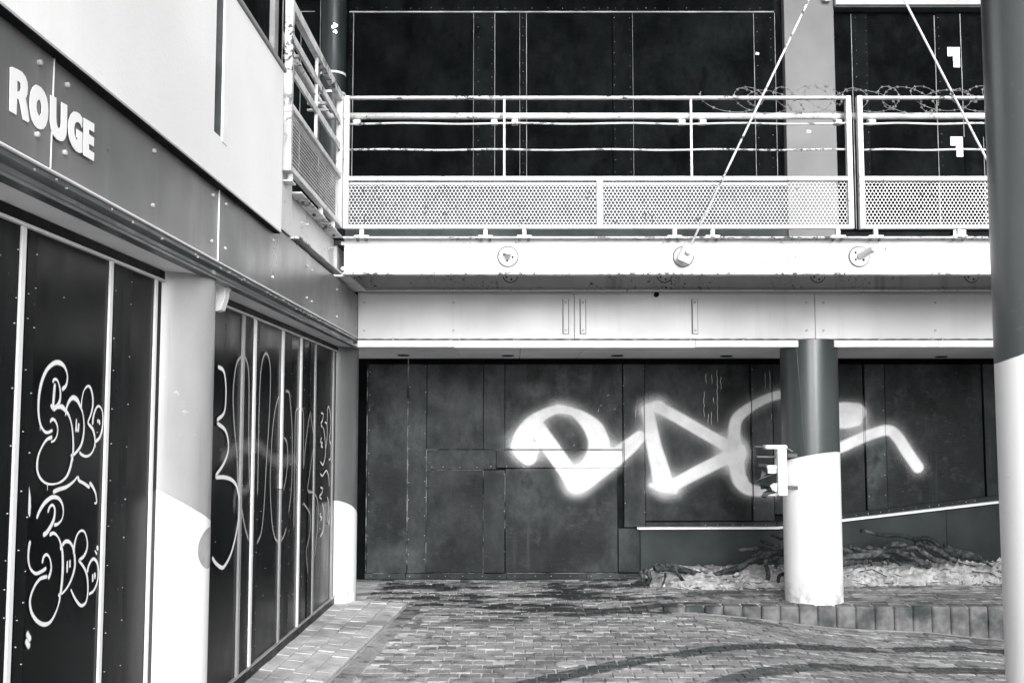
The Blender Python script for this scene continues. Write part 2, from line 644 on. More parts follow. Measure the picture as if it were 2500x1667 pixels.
yard = structure('courtyard_paving', (0, 8, 0))
m = MB()
xs = [-2.2 + .2 * i for i in range(55)]
ys = [-4 + .25 * i for i in range(53)] + [KERB_Y + .03]
ys = [y for y in ys if y < KERB_Y] + [KERB_Y + .06, KERB_Y + .071] + [9.3 + .2 * i for i in range(10)]
for y in ys:
    for x in xs:
        m.v.append(Vector((x, y, G(x, y) - .008)))
nx = len(xs)
for j in range(len(ys) - 1):
    for i in range(nx - 1):
        a = j * nx + i
        m.f.append((a, a + 1, a + nx + 1, a + nx))
m.build('joint_bed', 'joint', yard, smooth=False)

# one paver, shared by all single pavers
PW, PL, PH = .1385, .1265, .05


def paver_mesh(w, l):
    me = bpy.data.meshes.new('paver')
    b = bmesh.new()
    bmesh.ops.create_cube(b, size=1)
    for v in b.verts:
        v.co = Vector((v.co.x * (w - .005), v.co.y * (l - .0045), v.co.z * PH - PH / 2))
    ed = [e for e in b.edges if all(v.co.z > -.01 for v in e.verts)] + \
         [e for e in b.edges if abs(e.verts[0].co.z - e.verts[1].co.z) > .01]
    bmesh.ops.bevel(b, geom=ed, offset=.006, segments=1, affect='EDGES')
    b.to_mesh(me)
    b.free()
    me.materials.append(MT['paver'])
    return me


pvm = paver_mesh(PW, PL)
cells = []
row = 0
y = 3.0
while y < D - .05:
    off = (row % 2) * .5 + rnd.uniform(-.06, .06)
    if not (KERB_Y - .07 < y < KERB_Y + .2):
        x = -1.3 + off * PW
        while x < 7.4:
            ok = x > edge_x(y) + .165 if y < 9.3 else x > -1.6
            if KERB_Y + .1 < y and x > 1.5 and y > 10.3:
                ok = False
            if ok:
                cells.append((x + rnd.uniform(-.004, .004), y + rnd.uniform(-.003, .003)))
            x += PW
    elif True:
        x = -1.3 + off * PW
        while x < 1.45:
            if x > edge_x(y) + .165:
                cells.append((x + rnd.uniform(-.004, .004), y))
            x += PW
    y += PL
    row += 1


def proj(x, y, z):
    d = Vector((x, y, z - EYE))
    cz = d.y * CP + d.z * SP
    cy = -d.y * SP + d.z * CP
    return 1250 + F * d.x / cz, 833.5 - F * cy / cz


vis = []
for i, (x, y) in enumerate(cells):
    px, py = proj(x, y, G(x, y))
    if 0 < px < 2440 and py < 1668:
        vis.append((y, i))
vis.sort()
near = set(i for _, i in vis[:300])
m = MB()
tmpl_v = [v.co.copy() for v in pvm.vertices]
tmpl_f = [tuple(p.vertices) for p in pvm.polygons]
for i, (x, y) in enumerate(cells):
    z = G(x, y) + rnd.uniform(-.004, .004) - (.006 if rnd.random() < .05 else 0)
    gx = (G(x + .05, y) - G(x - .05, y)) / .1
    gy = -.018 if y < 9.1 else 0
    rot = Matrix.Rotation(math.atan(gy) + rnd.uniform(-.022, .022), 4, 'X') @ \
        Matrix.Rotation(-math.atan(gx) + rnd.uniform(-.022, .022), 4, 'Y') @ \
        Matrix.Rotation(rnd.uniform(-.02, .02), 4, 'Z')
    if i in near:
        o = bpy.data.objects.new('paver', pvm)
        C.objects.link(o)
        o.parent = yard
        o.location = Vector((x, y, z)) - ORG[yard.name]
        o.rotation_euler = rot.to_euler()
    else:
        n = len(m.v)
        m.v += [Vector((x, y, z)) + rot @ v for v in tmpl_v]
        m.f += [tuple(n + k for k in f) for f in tmpl_f]
o = m.build('far_pavers', 'paver', yard)
o['kind'] = 'stuff'

# edging course beside the ramp: long flat stones
k = 0
y = 5.2
while y < 9.15:
    x = edge_x(y + .12)
    bb = MB()
    z0 = G(x + .08, y + .12)
    x0, x1 = edge_x(y), edge_x(y + .235)
    bb.hexa([(x0 + .012, y, z0 - .06), (x0 + .15, y, z0 - .06), (x1 + .15, y + .235, z0 - .06), (x1 + .012, y + .235, z0 - .06),
             (x0 + .012, y, z0 + .004), (x0 + .15, y, z0 + .002), (x1 + .15, y + .235, z0 + .002), (x1 + .012, y + .235, z0 + .004)])
    bb.build('edging_stone', 'paver', yard, bevel=.006)
    y += .24

# ---------------- ramp pavement on the left
ramp = structure('ramp_pavement', (-1.3, 8, 0))
m = MB()
ysr = [-4 + .5 * i for i in range(28)]
for y in ysr:
    m.v += [Vector((XD - .3, y, PV(y) - .012)), Vector((edge_x(y) - .004, y, RZ(y, 1) - .012)),
            Vector((edge_x(y) + .012, y, G(edge_x(y), y) - .06))]
for j in range(len(ysr) - 1):
    for i in (0, 1):
        a = j * 3 + i
        m.f.append((a, a + 1, a + 4, a + 3))
m.build('slab_bed', 'slab_joint', ramp)
y = 4.4
while y < 9.42:
    ln = .235
    y1 = min(y + ln, 9.45)
    nc = 4
    for c in range(nc):
        f0, f1 = c / nc, (c + 1) / nc
        g = .004
        def xx(f, yy):
            a = XD - .02
            return a + (edge_x(yy) - a) * f
        dz = rnd.uniform(-.004, .003)
        sh = (.1 if c % 2 else 0)
        ya, yb = y + sh, y1 + sh
        if yb > 9.5:
            continue
        pts = []
        for zz in (-.06, 0):
            pts += [(xx(f0, ya) + g, ya + g, RZ(ya, f0) + zz + dz), (xx(f1, ya) - g, ya + g, RZ(ya, f1) + zz + dz),
                    (xx(f1, yb) - g, yb - g, RZ(yb, f1) + zz + dz), (xx(f0, yb) + g, yb - g, RZ(yb, f0) + zz + dz)]
        MB().hexa(pts).build('slab', 'slab', ramp, bevel=.004)
    y += ln

# ---------------- kerb of the raised pavement
kerb = structure('kerb', (3, KERB_Y, 0))
m = MB()
x = 1.36
i = 0
while x < 7.0:
    w = .166 + rnd.uniform(-.004, .004)
    top = G(x + w / 2, KERB_Y + .2)
    zb = interp(x + w / 2, KX, KZ) - .12
    dy = rnd.uniform(-.006, .006)
    MB().box(x + .003, x + w - .003, KERB_Y + dy, KERB_Y + .155 + dy, zb, top + rnd.uniform(-.004, .004)).build(
        'kerb_stone', 'kerb', kerb, bevel=.012)
    x += w

# ---------------- pale bank of rubble at the wall foot
bank = structure('earth_bank', (3, 10.5, 0.05))
m = MB()
bx0, bx1, nbx, nby = 1.36, 7.0, 150, 16
bk = random.Random(3)
for j in range(nby + 1):
    for i in range(nbx + 1):
        x = bx0 + (bx1 - bx0) * i / nbx
        t = j / nby
        yf = interp(x, [1.4, 1.7, 2.6, 3.2, 4.4], [10.25, 10.03, 10.05, 10.22, 10.38]) + .04 * math.sin(x * 9) + .02 * math.sin(x * 23)
        yy = yf + (D - .06 - yf) * t
        hh = interp(x, [1.36, 1.5, 2.2, 3, 4.4], [.02, .11, .11, .13, .15])
        prof = min(1, t * 3.2) ** .7 if t > 0 else 0
        z = .05 + hh * prof * (1 - .12 * t) + bk.uniform(-.014, .016) * min(1, t * 4) * 1.2
        if j == 0:
            z = .03
        m.v.append(Vector((x, yy + bk.uniform(-.01, .01), z)))
for j in range(nby):
    for i in range(nbx):
        a = j * (nbx + 1) + i
        m.f.append((a, a + 1, a + nbx + 2, a + nbx + 1))
m.build('soil', 'earth', bank)
m = MB()
for i in range(420):
    x = bk.uniform(1.45, 6)
    yf = interp(x, [1.4, 1.7, 2.6, 3.2, 4.4], [10.25, 10.03, 10.05, 10.22, 10.38])
    t = bk.random() ** 1.6
    yy = yf - .05 + t * .6
    hh = interp(x, [1.36, 1.5, 2.2, 3, 4.4], [.02, .11, .11, .13, .15])
    tt = (yy - yf) / (D - yf)
    z = .05 + (hh * min(1, tt * 3.2) ** .7 if tt > 0 else 0)
    r = bk.uniform(.006, .028) * (1.3 if bk.random() < .15 else 1)
    n = len(m.v)
    for a in ((1, 0, 0), (-1, 0, 0), (0, 1, 0), (0, -1, 0), (0, 0, 1), (0, 0, -1)):
        m.v.append(Vector((x, yy, z)) + Vector(a) * r * bk.uniform(.6, 1.3))
    for f in ((0, 2, 4), (2, 1, 4), (1, 3, 4), (3, 0, 4), (2, 0, 5), (1, 2, 5), (3, 1, 5), (0, 3, 5)):
        m.f.append(tuple(n + q for q in f))
o = m.build('rubble', 'stone', bank)
o['kind'] = 'stuff'

m = MB()
for i in range(170):
    x = bk.uniform(1.45, 5.2)
    yf = interp(x, [1.4, 1.7, 2.6, 3.2, 4.4], [10.25, 10.03, 10.05, 10.22, 10.38])
    yy = yf - .06 + bk.random() ** 1.5 * .65
    tt = (yy - yf) / (D - yf)
    hh = interp(x, [1.36, 1.5, 2.2, 3, 4.4], [.02, .11, .11, .13, .15])
    z = .052 + (hh * min(1, tt * 3.2) ** .7 if tt > 0 else 0) + .008
    a = bk.uniform(0, 6.3)
    L = bk.uniform(.02, .09)
    d_ = Vector((math.cos(a), math.sin(a) * .6, bk.uniform(-.2, .3))) * L
    p0 = Vector((x, yy, z))
    m.tube([p0 - d_, p0 + Vector((0, 0, bk.uniform(0, .012))), p0 + d_], [.002, bk.uniform(.002, .005), .0015], 5)
o = m.build('twig_litter', 'root', bank)
o['kind'] = 'stuff'

# ================================================================== LOWER BACK WALL
low = thing('boarded_wall', 'black plywood hoarding under the canopy with big white spray tag', 'wall', (1.5, D, 0))
X = lambda px: xat(px, D, 1100)
Z = lambda py: zat(py, D)
m = MB().box(-2.6, 7.5, D + .05, D + .35, -.3, 2.6)
m.build('backing', 'black', low)


BOARDS = []


def board(name, mat, px0, px1, py0, py1, proud=0.0, th=.03, bev=.0025):
    BOARDS.append((X(px0), X(px1), Z(py1), Z(py0), proud))
    return MB().box(X(px0), X(px1), D - proud, D - proud + th, Z(py1), Z(py0)).build(name, mat, low, bevel=bev)


def board_slope(name, mat, px0, px1, py0, ya, yb, proud=0.0, th=.03, bottom=True):
    BOARDS.append((X(px0), X(px1), Z(max(ya, yb)), Z(py0), proud))
    x0, x1 = X(px0), X(px1)
    if bottom:
        z = (Z(ya), Z(yb), Z(py0), Z(py0))
    return MB().hexa([(x0, D - proud, z[0]), (x1, D - proud, z[1]), (x1, D - proud + th, z[1]), (x0, D - proud + th, z[0]),
                      (x0, D - proud, z[2]), (x1, D - proud, z[3]), (x1, D - proud + th, z[3]), (x0, D - proud + th, z[2])]).build(
        name, mat, low, bevel=.0025)


def trim_y(px):     # line of the sloping white trim in the photo
    return interp(px, [1500, 1893, 2050, 2435, 2700], [1288, 1287, 1267, 1222, 1192])


sc = []


def col_screws(px, py0, py1, step=48, proud=.012):
    y = py0 + 10
    while y < py1:
        sc.append((X(px + rnd.uniform(-1, 1)), D - proud, Z(y + rnd.uniform(-5, 5))))
        y += step * rnd.uniform(.8, 1.2)


# head strip in lengths
hx = [885, 1040, 1182, 1521, 1575, 1835, 2112, 2403, 2560]
for a, b in zip(hx[:-1], hx[1:]):
    board('head_strip', 'board_up', a + .5, b - .5, 868, 888, .004)
board('panel', 'board_up', 830, 894, 873, 1412, 0)
board('panel', 'board_low', 898, 994, 889, 1398, .006)
board('cover_strip', 'board_strip', 997, 1041, 889, 1398, .012)
board('panel', 'board_low', 1042, 1179.5, 889, 1096, 0)
board('cover_strip', 'board_strip', 1180.5, 1232, 889, 1096, .008)
board('panel', 'board_low', 1233, 1520, 889, 1096, .002)
board('cover_strip', 'board_strip', 1522.5, 1574, 889, 1286, .012)
board('cross_strip', 'board_strip', 1042, 1211, 1098, 1145, .014)
board('cross_strip', 'board_strip', 1212, 1520, 1098, 1141, .014)
board('panel', 'board_low', 1042, 1179, 1147, 1397, .003)
board('cover_strip', 'board_strip', 1181, 1232, 1147, 1397, .010)
board('panel', 'board_low', 1234, 1506, 1144, 1397, .002)
board('cover_strip', 'board_strip', 1508, 1562, 1289, 1396, .012)
for a, b in ((894, 992), (993, 1236), (1237, 1430), (1431, 1566)):
    board('base_strip', 'board_strip', a, b, 1399, 1413, .016)
board('panel', 'board_low', 1575, 1832, 889, 1271, .0)
board('cover_strip', 'board_strip', 1836, 1887, 889, 1271, .012)
board('panel', 'board_low', 1889, 2110, 889, 1255, .001)
board_slope('cover_strip', 'board_strip', 2114, 2163, 889, trim_y(2114) - 14, trim_y(2163) - 14, .012)
board_slope('panel', 'board_low', 2164.5, 2401, 889, trim_y(2164) - 14, trim_y(2401) - 14, .0)
board_slope('cover_strip', 'board_strip', 2405, 2455, 889, trim_y(2405) - 14, trim_y(2455) - 14, .012)
board_slope('panel', 'board_low', 2456, 2760, 889, trim_y(2456) - 14, trim_y(2700) - 14, .0)
# strip that follows the trim
for a, b in ((1575, 1705), (1705.5, 1892), (1893, 2120), (2120.5, 2330), (2330.5, 2700)):
    x0, x1 = X(a), X(b)
    za, zb, zc, zd = Z(trim_y(a) - 1), Z(trim_y(b) - 1), Z(trim_y(b) - 14), Z(trim_y(a) - 14)
    p = .016
    MB().hexa([(x0, D - p, za), (x1, D - p, zb), (x1, D + .02, zb), (x0, D + .02, za),
               (x0, D - p, zd), (x1, D - p, zc), (x1, D + .02, zc), (x0, D + .02, zd)]).build('foot_strip', 'board_strip', low, bevel=.002)
# pale sawn edges of the boards
for px, a, b, w in ((896, 885, 1400, 1.1), (995.5, 873, 1396, 1.2), (1041.6, 1097, 1398, .7), (1180, 1147, 1398, .5), (1233, 1148, 1297, .6)):
    MB().box(X(px - w), X(px + w), D - .013, D, Z(b), Z(a)).build('sawn_edge', 'ply_edge', low)
for a, b, py in ((1042, 1521, 1097), (896, 994, 1398.4), (1042, 1180, 1398.4), (1232, 1506, 1398.2), (1042, 1180, 1146.2)):
    MB().box(X(a), X(b), D - .015, D, Z(py + .55), Z(py - .55)).build('sawn_edge', 'ply_edge', low)
for px, a, b in ((901, 900, 1390), (999, 889, 1390), (1038, 889, 1390), (1524, 889, 1280), (1572, 889, 1280), (1838, 889, 1260), (2117, 889, 1240), (2158, 889, 1240), (1232, 1150, 1390)):
    col_screws(px, a, b)
for px in range(1050, 1520, 38):
    sc.append((X(px + rnd.uniform(-6, 6)), D - .016, Z(1139 + rnd.uniform(-2, 2))))
for px in range(1720, 2400, 30):
    sc.append((X(px + rnd.uniform(-6, 6)), D - .018, Z(trim_y(px) - 7)))
for px in range(910, 1560, 44):
    sc.append((X(px + rnd.uniform(-6, 6)), D - .018, Z(1405)))
screws(low, sc, (0, -1, 0), .0042)

# the big tag
Q = lambda zx, zy: Vector((X(1220 + zx * .2976), D - .017, Z(920 + zy * .2976)))
K = 700 / 2352 * D / 2490      # metres per zoom pixel on the wall


def tagline(pts, w):
    p = [Q(*q) for q in spline([Vector((a, b, 0)) for a, b in pts], 6)] if False else None
    sp = spline([Vector((a, b, 0)) for a, b in pts], 6)
    return ([Q(q.x, q.y) for q in sp], [k * K for k in (w if isinstance(w, list) else [w])] if isinstance(w, list) else w * K)


E2 = lambda zx, zy: ((1600 + zx * .3827 - 1220) / .2976, (1067 + zy * .3827 - 920) / .2976)
big = [
    tagline([(235, 650), (190, 590), (190, 510), (250, 400), (350, 315), (470, 268), (580, 280)], [190, 215, 220, 175, 120, 90, 70]),
    tagline([(140, 560), (190, 600), (270, 590)], [130, 170, 150]),
    tagline([(480, 250), (600, 285), (700, 350), (780, 440), (815, 560), (780, 670), (700, 780)], [60, 80, 150, 215, 240, 220, 190]),
    tagline([(310, 420), (390, 540), (490, 680), (570, 800), (620, 880)], [170, 190, 185, 185, 180]),
    tagline([(600, 890), (650, 880), (760, 800), (920, 680), (1060, 570), (1150, 490)], [130, 180, 200, 190, 170, 130]),
    tagline([(640, 800), (780, 720), (900, 640)], [200, 190, 170]),
    tagline([(1215, 270), (1235, 380), (1265, 560), (1305, 720), (1335, 860)], [130, 140, 160, 190, 215]),
    tagline([(1190, 275), (1250, 250), (1320, 235)], [75, 100, 100]),
    tagline([(1290, 240), (1450, 325), (1640, 435), (1840, 550), (1930, 605)], [120, 128, 128, 128, 130]),
    tagline([(1930, 620), (1800, 690), (1600, 790), (1440, 875), (1360, 905)], [140, 140, 138, 130, 110]),
    tagline([(1235, 885), (1330, 910), (1430, 930)], [40, 80, 80]),
    tagline([(2560, 120), (2310, 145), (2180, 185), (2050, 255), (1950, 345), (1925, 470), (1935, 600), (1945, 740), (1970, 850), (2050, 925), (2230, 940)],
            [95, 95, 95, 105, 125, 135, 160, 165, 165, 125, 95]),
    tagline([(1890, 580), (1950, 620), (1930, 690)], [150, 200, 170]),
    tagline([E2(1130, -160), E2(1220, -160), E2(1290, -160)], [205, 215, 200]),
    tagline([E2(1110, -90), E2(1220, -95), E2(1290, -105)], [120, 130, 110]),
    tagline([E2(1050, 100), E2(1167, 70), E2(1260, 30), E2(1380, -20), E2(1480, -45), E2(1540, -10), E2(1610, 100), E2(1670, 190)],
            [110, 115, 115, 115, 115, 125, 130, 125]),
]


def spray_sheet(name, mat, parent, lines, x0, x1, z0, z1, y, step, soft, over):
    """one film of paint: density at each grid point from all strokes together"""
    nx, nz = int((x1 - x0) / step) + 1, int((z1 - z0) / step) + 1
    gx, gz = np.meshgrid(np.linspace(x0, x1, nx), np.linspace(z0, z1, nz))
    keep = np.ones_like(gx)
    for pts, wd in lines:
        n = len(pts)
        ws = wd if isinstance(wd, list) else [wd] * n
        if len(ws) != n:
            ws = [interp(i / (n - 1) * (len(ws) - 1), list(range(len(ws))), ws) for i in range(n)]
        best = np.full_like(gx, -9.0)
        for i in range(n - 1):
            ax_, az_ = pts[i].x, pts[i].z
            dx, dz = pts[i + 1].x - ax_, pts[i + 1].z - az_
            L2 = dx * dx + dz * dz + 1e-9
            t = np.clip(((gx - ax_) * dx + (gz - az_) * dz) / L2, 0, 1)
            d = np.hypot(gx - ax_ - t * dx, gz - az_ - t * dz)
            best = np.maximum(best, (ws[i] + t * (ws[i + 1] - ws[i])) * .5 - d)
        core = np.clip((best + soft * .55) / soft, 0, 1)
        core = core * core * (3 - 2 * core)
        edge = np.clip((best + soft) / (2 * soft), 0, 1)
        mist = .30 * np.clip((best + over) / over, 0, 1) ** 2.2
        ridge = .74 + .26 * np.clip(1 - np.abs(best - soft * .6) / (soft * 1.2), 0, 1)
        keep *= 1 - np.maximum(core * ridge, mist)
    al = 1 - keep
    idx = -np.ones(gx.size, int)
    q = np.maximum.reduce([al[:-1, :-1], al[1:, :-1], al[:-1, 1:], al[1:, 1:]]) > .01
    used = np.zeros_like(al, bool)
    used[:-1, :-1] |= q; used[1:, :-1] |= q; used[:-1, 1:] |= q; used[1:, 1:] |= q
    fl = used.ravel()
    idx[fl] = np.arange(fl.sum())
    o_ = ORG[parent.name]
    pr = np.full_like(gx, -.006)
    for bx0_, bx1_, bz0_, bz1_, p_ in BOARDS:
        pr[(gx >= bx0_) & (gx <= bx1_) & (gz >= bz0_) & (gz <= bz1_)] = p_
    vs = np.stack([gx.ravel()[fl] - o_.x, D - pr.ravel()[fl] - .0025 - o_.y, gz.ravel()[fl] - o_.z], 1)
    jj, ii = np.nonzero(q)
    a0 = jj * nx + ii
    fs = np.stack([idx[a0], idx[a0 + 1], idx[a0 + nx + 1], idx[a0 + nx]], 1)
    me = bpy.data.meshes.new(name)
    me.from_pydata(vs.tolist(), [], fs.tolist())
    at = me.attributes.new('dens', 'FLOAT', 'POINT')
    at.data.foreach_set('value', al.ravel()[fl].astype('f'))
    me.materials.append(MT[mat])
    o = bpy.data.objects.new(name, me)
    C.objects.link(o)
    o.parent = parent
    ORG[o.name] = o_
    return o


t = NT('sprayed_white_paint')
at_ = t.new('ShaderNodeAttribute', attribute_name='dens')
g_ = t.math('MULTIPLY', t.math('SUBTRACT', t.noise(170, (1, 1, 1), 2, .6), .5), .55)
k_ = t.math('MULTIPLY', at_.outputs['Fac'], t.math('SUBTRACT', 1.0, at_.outputs['Fac']))
a_ = t.math('ADD', at_.outputs['Fac'], t.math('MULTIPLY', t.math('MULTIPLY', g_, k_), 4.0))
a_ = t.ramp(a_, .02, .92)
t.color(t.mix(t.ramp(t.noise(4, (1, 1, 1), 4, .6), .35, .7), .80, .62))
t.rough(.6, .3)
tr_ = t.new('ShaderNodeBsdfTransparent')
mx_ = t.new('ShaderNodeMixShader')
t.l.new(a_, mx_.inputs[0]); t.l.new(tr_.outputs[0], mx_.inputs[1]); t.l.new(t.b.outputs[0], mx_.inputs[2])
t.l.new(mx_.outputs[0], t.n['Material Output'].inputs[0])
MT['sprayed'] = t.m
big = [(p_, [k_ * .74 for k_ in w]) for p_, w in big]
spray_sheet('spray_tag', 'sprayed', low, big, X(1205), X(2310), Z(1235), Z(925), D - .019, .009, .055, .20)
# thin drips and scratches on the boards
dr = []
for px, a, b in ((1726, 908, 945), (1740, 910, 948), (1753, 898, 1040), (1762, 915, 960), (1720, 950, 1030), (1744, 965, 990), (1738, 1000, 1045), (1730, 1005, 1040),
                 (1870, 905, 955), (1882, 900, 960), (1884, 1005, 1030)):
    pts = []
    yy = a
    while yy < b:
        pts.append(Vector((X(px + rnd.uniform(-1.4, 1.4)), D - .014, Z(yy))))
        yy += 8
    dr.append((pts, [.008, .016, .009, .012]))
for (a, b), (c, d2) in (((1460, 1010), (1463, 992)), ((1463, 992), (1472, 988)), ((1497, 1000), (1506, 996)), ((1556, 975), (1550, 1035)), ((1398, 1090), (1405, 1082)), ((1490, 962), (1480, 968))):
    dr.append(([Vector((X(a), D - .014, Z(b))), Vector((X((a + c) / 2), D - .014, Z((b + d2) / 2))), Vector((X(c), D - .014, Z(d2)))], .010))
strokes('drip_marks', 'line_faint', low, dr, (0, -1, 0), .3)

# ---------------- low plinth wall with white capping
pl = thing('plinth_wall', 'low dark wall with thin white rising capping behind the roots', 'wall', (4, D - .05, 0))
for a, b in ((1560, 1893), (1893.5, 2300), (2300.5, 2750)):
    x0, x1 = X(a), X(b)
    za, zb = Z(trim_y(a) + 3), Z(trim_y(b) + 3)
    MB().hexa([(x0, D - .045, -.3), (x1, D - .045, -.3), (x1, D + .03, -.3), (x0, D + .03, -.3),
               (x0, D - .045, za), (x1, D - .045, zb), (x1, D + .03, zb), (x0, D + .03, za)]).build('wall_face', 'plinth', pl, bevel=.003)
for a, b in ((1552, 1893), (1893, 2700)):
    x0, x1 = X(a), X(b)
    za, zb = Z(trim_y(a) + 2.6), Z(trim_y(b) + 2.6)
    t_ = .024
    MB().hexa([(x0, D - .085, za), (x1, D - .085, zb), (x1, D - .018, zb), (x0, D - .018, za),
               (x0, D - .085, za + t_), (x1, D - .085, zb + t_), (x1, D - .018, zb + t_), (x0, D - .018, za + t_)]).build('capping', 'trim_white', pl, bevel=.003)

# ================================================================== COLUMNS
CR = .258


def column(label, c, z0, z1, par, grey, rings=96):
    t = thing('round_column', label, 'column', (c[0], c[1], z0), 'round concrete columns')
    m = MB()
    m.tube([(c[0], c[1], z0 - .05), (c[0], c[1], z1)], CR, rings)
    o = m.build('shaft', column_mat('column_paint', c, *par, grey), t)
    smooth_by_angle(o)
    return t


C1 = (-1.69 + .012, 4.84)
C2 = (-1.69 + .012, 9.46)
C3 = (2.745, 9.46)
C4 = (2.745, 5.22)
col1 = column('near left column between the two boarded shopfronts, lower part white', C1, .02, 2.75, (1.3176, -.451, -.317), .29)  # upper greys differ per column: light and shade put into the paint
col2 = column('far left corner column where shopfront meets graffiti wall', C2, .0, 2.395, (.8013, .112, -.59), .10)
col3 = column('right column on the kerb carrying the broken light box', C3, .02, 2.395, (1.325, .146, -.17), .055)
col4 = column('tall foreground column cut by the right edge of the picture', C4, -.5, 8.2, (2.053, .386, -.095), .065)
# round sticker on the near left column
m = MB()
sp_ = []
cz, ang0 = pX(505, 1338, -1.42).z, math.radians(2)
nr = 20
m.v.append(Vector((C1[0] + (CR + .0015) * math.cos(ang0), C1[1] + (CR + .0015) * math.sin(ang0), cz)))
for ring in (.4, .7, .88, 1.0):
    for k in range(32):
        a = 2 * math.pi * k / 32
        th = ang0 + math.cos(a) * ring * .42
        m.v.append(Vector((C1[0] + (CR + .0015) * math.cos(th), C1[1] + (CR + .0015) * math.sin(th), cz + math.sin(a) * ring * .095)))
for k in range(32):
    m.f.append((0, 1 + k, 1 + (k + 1) % 32))
    for r_ in range(3):
        m.f.append((1 + r_ * 32 + k, 1 + (r_ + 1) * 32 + k, 1 + (r_ + 1) * 32 + (k + 1) % 32, 1 + r_ * 32 + (k + 1) % 32))
o = m.build('sticker', 'sticker', col1, smooth=True)
o['label'] = 'round faded grey sticker'
# white drip down the kerb column
dp = []
for k in range(24):
    px, py = 1944 + k * .9 - (0 if k < 8 else 0), 846 + k * 11
    rr = ray(px, py)
    a = rr.x ** 2 + rr.y ** 2
    b = -2 * (rr.x * C3[0] + rr.y * C3[1])
    cc = C3[0] ** 2 + C3[1] ** 2 - (CR + .003) ** 2
    dd = b * b - 4 * a * cc
    if dd > 0:
        tt = (-b - math.sqrt(dd)) / (2 * a)
        dp.append(rr * tt + Vector((0, 0, EYE)))
m = MB()
m.tube(dp, [.0045 * (1 - .7 * k / len(dp)) for k in range(len(dp))], 5)
m.build('paint_run', 'lip_grey', col3)['label'] = 'thin pale paint run'

# ================================================================== CANOPY ACROSS THE YARD
can = thing('canopy', 'pale metal fascia and soffit canopy over the graffiti wall', 'canopy', (2, FF, ZC))
zf0, zf1 = 2.402, 2.812
fx = [XF, xat(1402, FF, 780), xat(1990, FF, 780), 5.4, 7.4]
for a, b in zip(fx[:-1], fx[1:]):
    bx('fascia_panel', 'fascia', can, a + .0015, b - .0015, FF, FF + .03, zf0, zf1, .003)
bx('top_flashing', 'fascia', can, XF, 7.4, FF - .022, FF + .05, zf1 + .001, zf1 + .010)
bx('core', 'black', can, XF - .3, 7.4, FF + .06, D + .3, ZC + .06, zf1 + .15, 0)
# strap brackets
for px in (1381, 1423, 1696):
    x = xat(px, FF, 770)
    bx('strap_shadow_plate', 'steel_dark', can, x - .029, x + .029, FF - .0015, FF + .001, zat(816, FF), zat(730.5, FF), 0)  # dark plate drawn as the strap's shadow outline
    s_ = bx('strap', 'fascia', can, x - .023, x + .023, FF - .022, FF - .002, zat(815, FF), zat(731, FF), .003)
    MB().tube([(x, FF - .030, zat(739, FF)), (x, FF - .02, zat(739, FF))], .012, 10).build('bolt', 'bolt', s_)
    MB().tube([(x, FF - .030, zat(807, FF)), (x, FF - .02, zat(807, FF))], .012, 10).build('bolt', 'bolt', s_)
for px in (889, 1107, 1969, 2010, 2283):
    for py in (739, 807):
        p = pY(px, py, FF)
        MB().tube([(p.x, FF - .008, p.z), (p.x, FF + .004, p.z)], .011, 10).build('bolt', 'bolt', can)
p = pY(1602, 719, FF)
MB().tube([(p.x, FF - .03, p.z - .002), (p.x, FF + .01, p.z - .002)], .024, 12).build('vent_hole', 'black', can)
# wire line and drip lip
m = MB()
m.tube([(XF + .05 * i, FF - .006, zf0 - .004 + .003 * math.sin(i * 2.1)) for i in range(0, 150)], .0045, 5)
m.build('cable', 'steel_dark', can)
m = MB()
for px in (960, 1100, 1122, 1255, 1390, 1418, 1550, 1685, 1815, 2145, 2275, 2300):
    x = xat(px, FF, 826)
    m.box(x - .006, x + .006, FF - .014, FF, zf0 - .016, zf0 + .008)
o = m.build('cable_clips', 'bolt', can)
o['kind'] = 'stuff'
gap = (xat(1949, FF, 838), xat(2036, FF, 838))
for a, b, dz in ((XF, xat(1108, FF, 838), 0), (xat(1108, FF, 838), xat(1698, FF, 838), -.006), (xat(1698, FF, 838), gap[0], 0), (gap[1], xat(2290, FF, 838), 0), (xat(2290, FF, 838), 7.4, 0)):
    bx('drip_lip', 'trim_white', can, a + .001, b - .001, FF - .006, FF + .035, ZC + dz - .004, zf0 - .012, .003)
# soffit boards
x = -1.75
i = 0
while x < 7.2:
    bx('soffit_board', 'soffit', can, x + .002, x + .608, FF + .036, D + .04, ZC, ZC + .03, .003)
    x += .61
for px, py in ((985, 866), (1240, 867), (1507, 867), (1773, 868), (2298, 870)):
    p = pZ(px, py, ZC)
    s_ = MB().tube([(p.x, p.y, ZC - .010), (p.x, p.y, ZC + .01)], .062, 24).build('downlight', 'concrete_grey', can)
    MB().tube([(p.x, p.y, ZC - .013), (p.x, p.y, ZC - .009)], .048, 24).build('lens', 'black', s_)

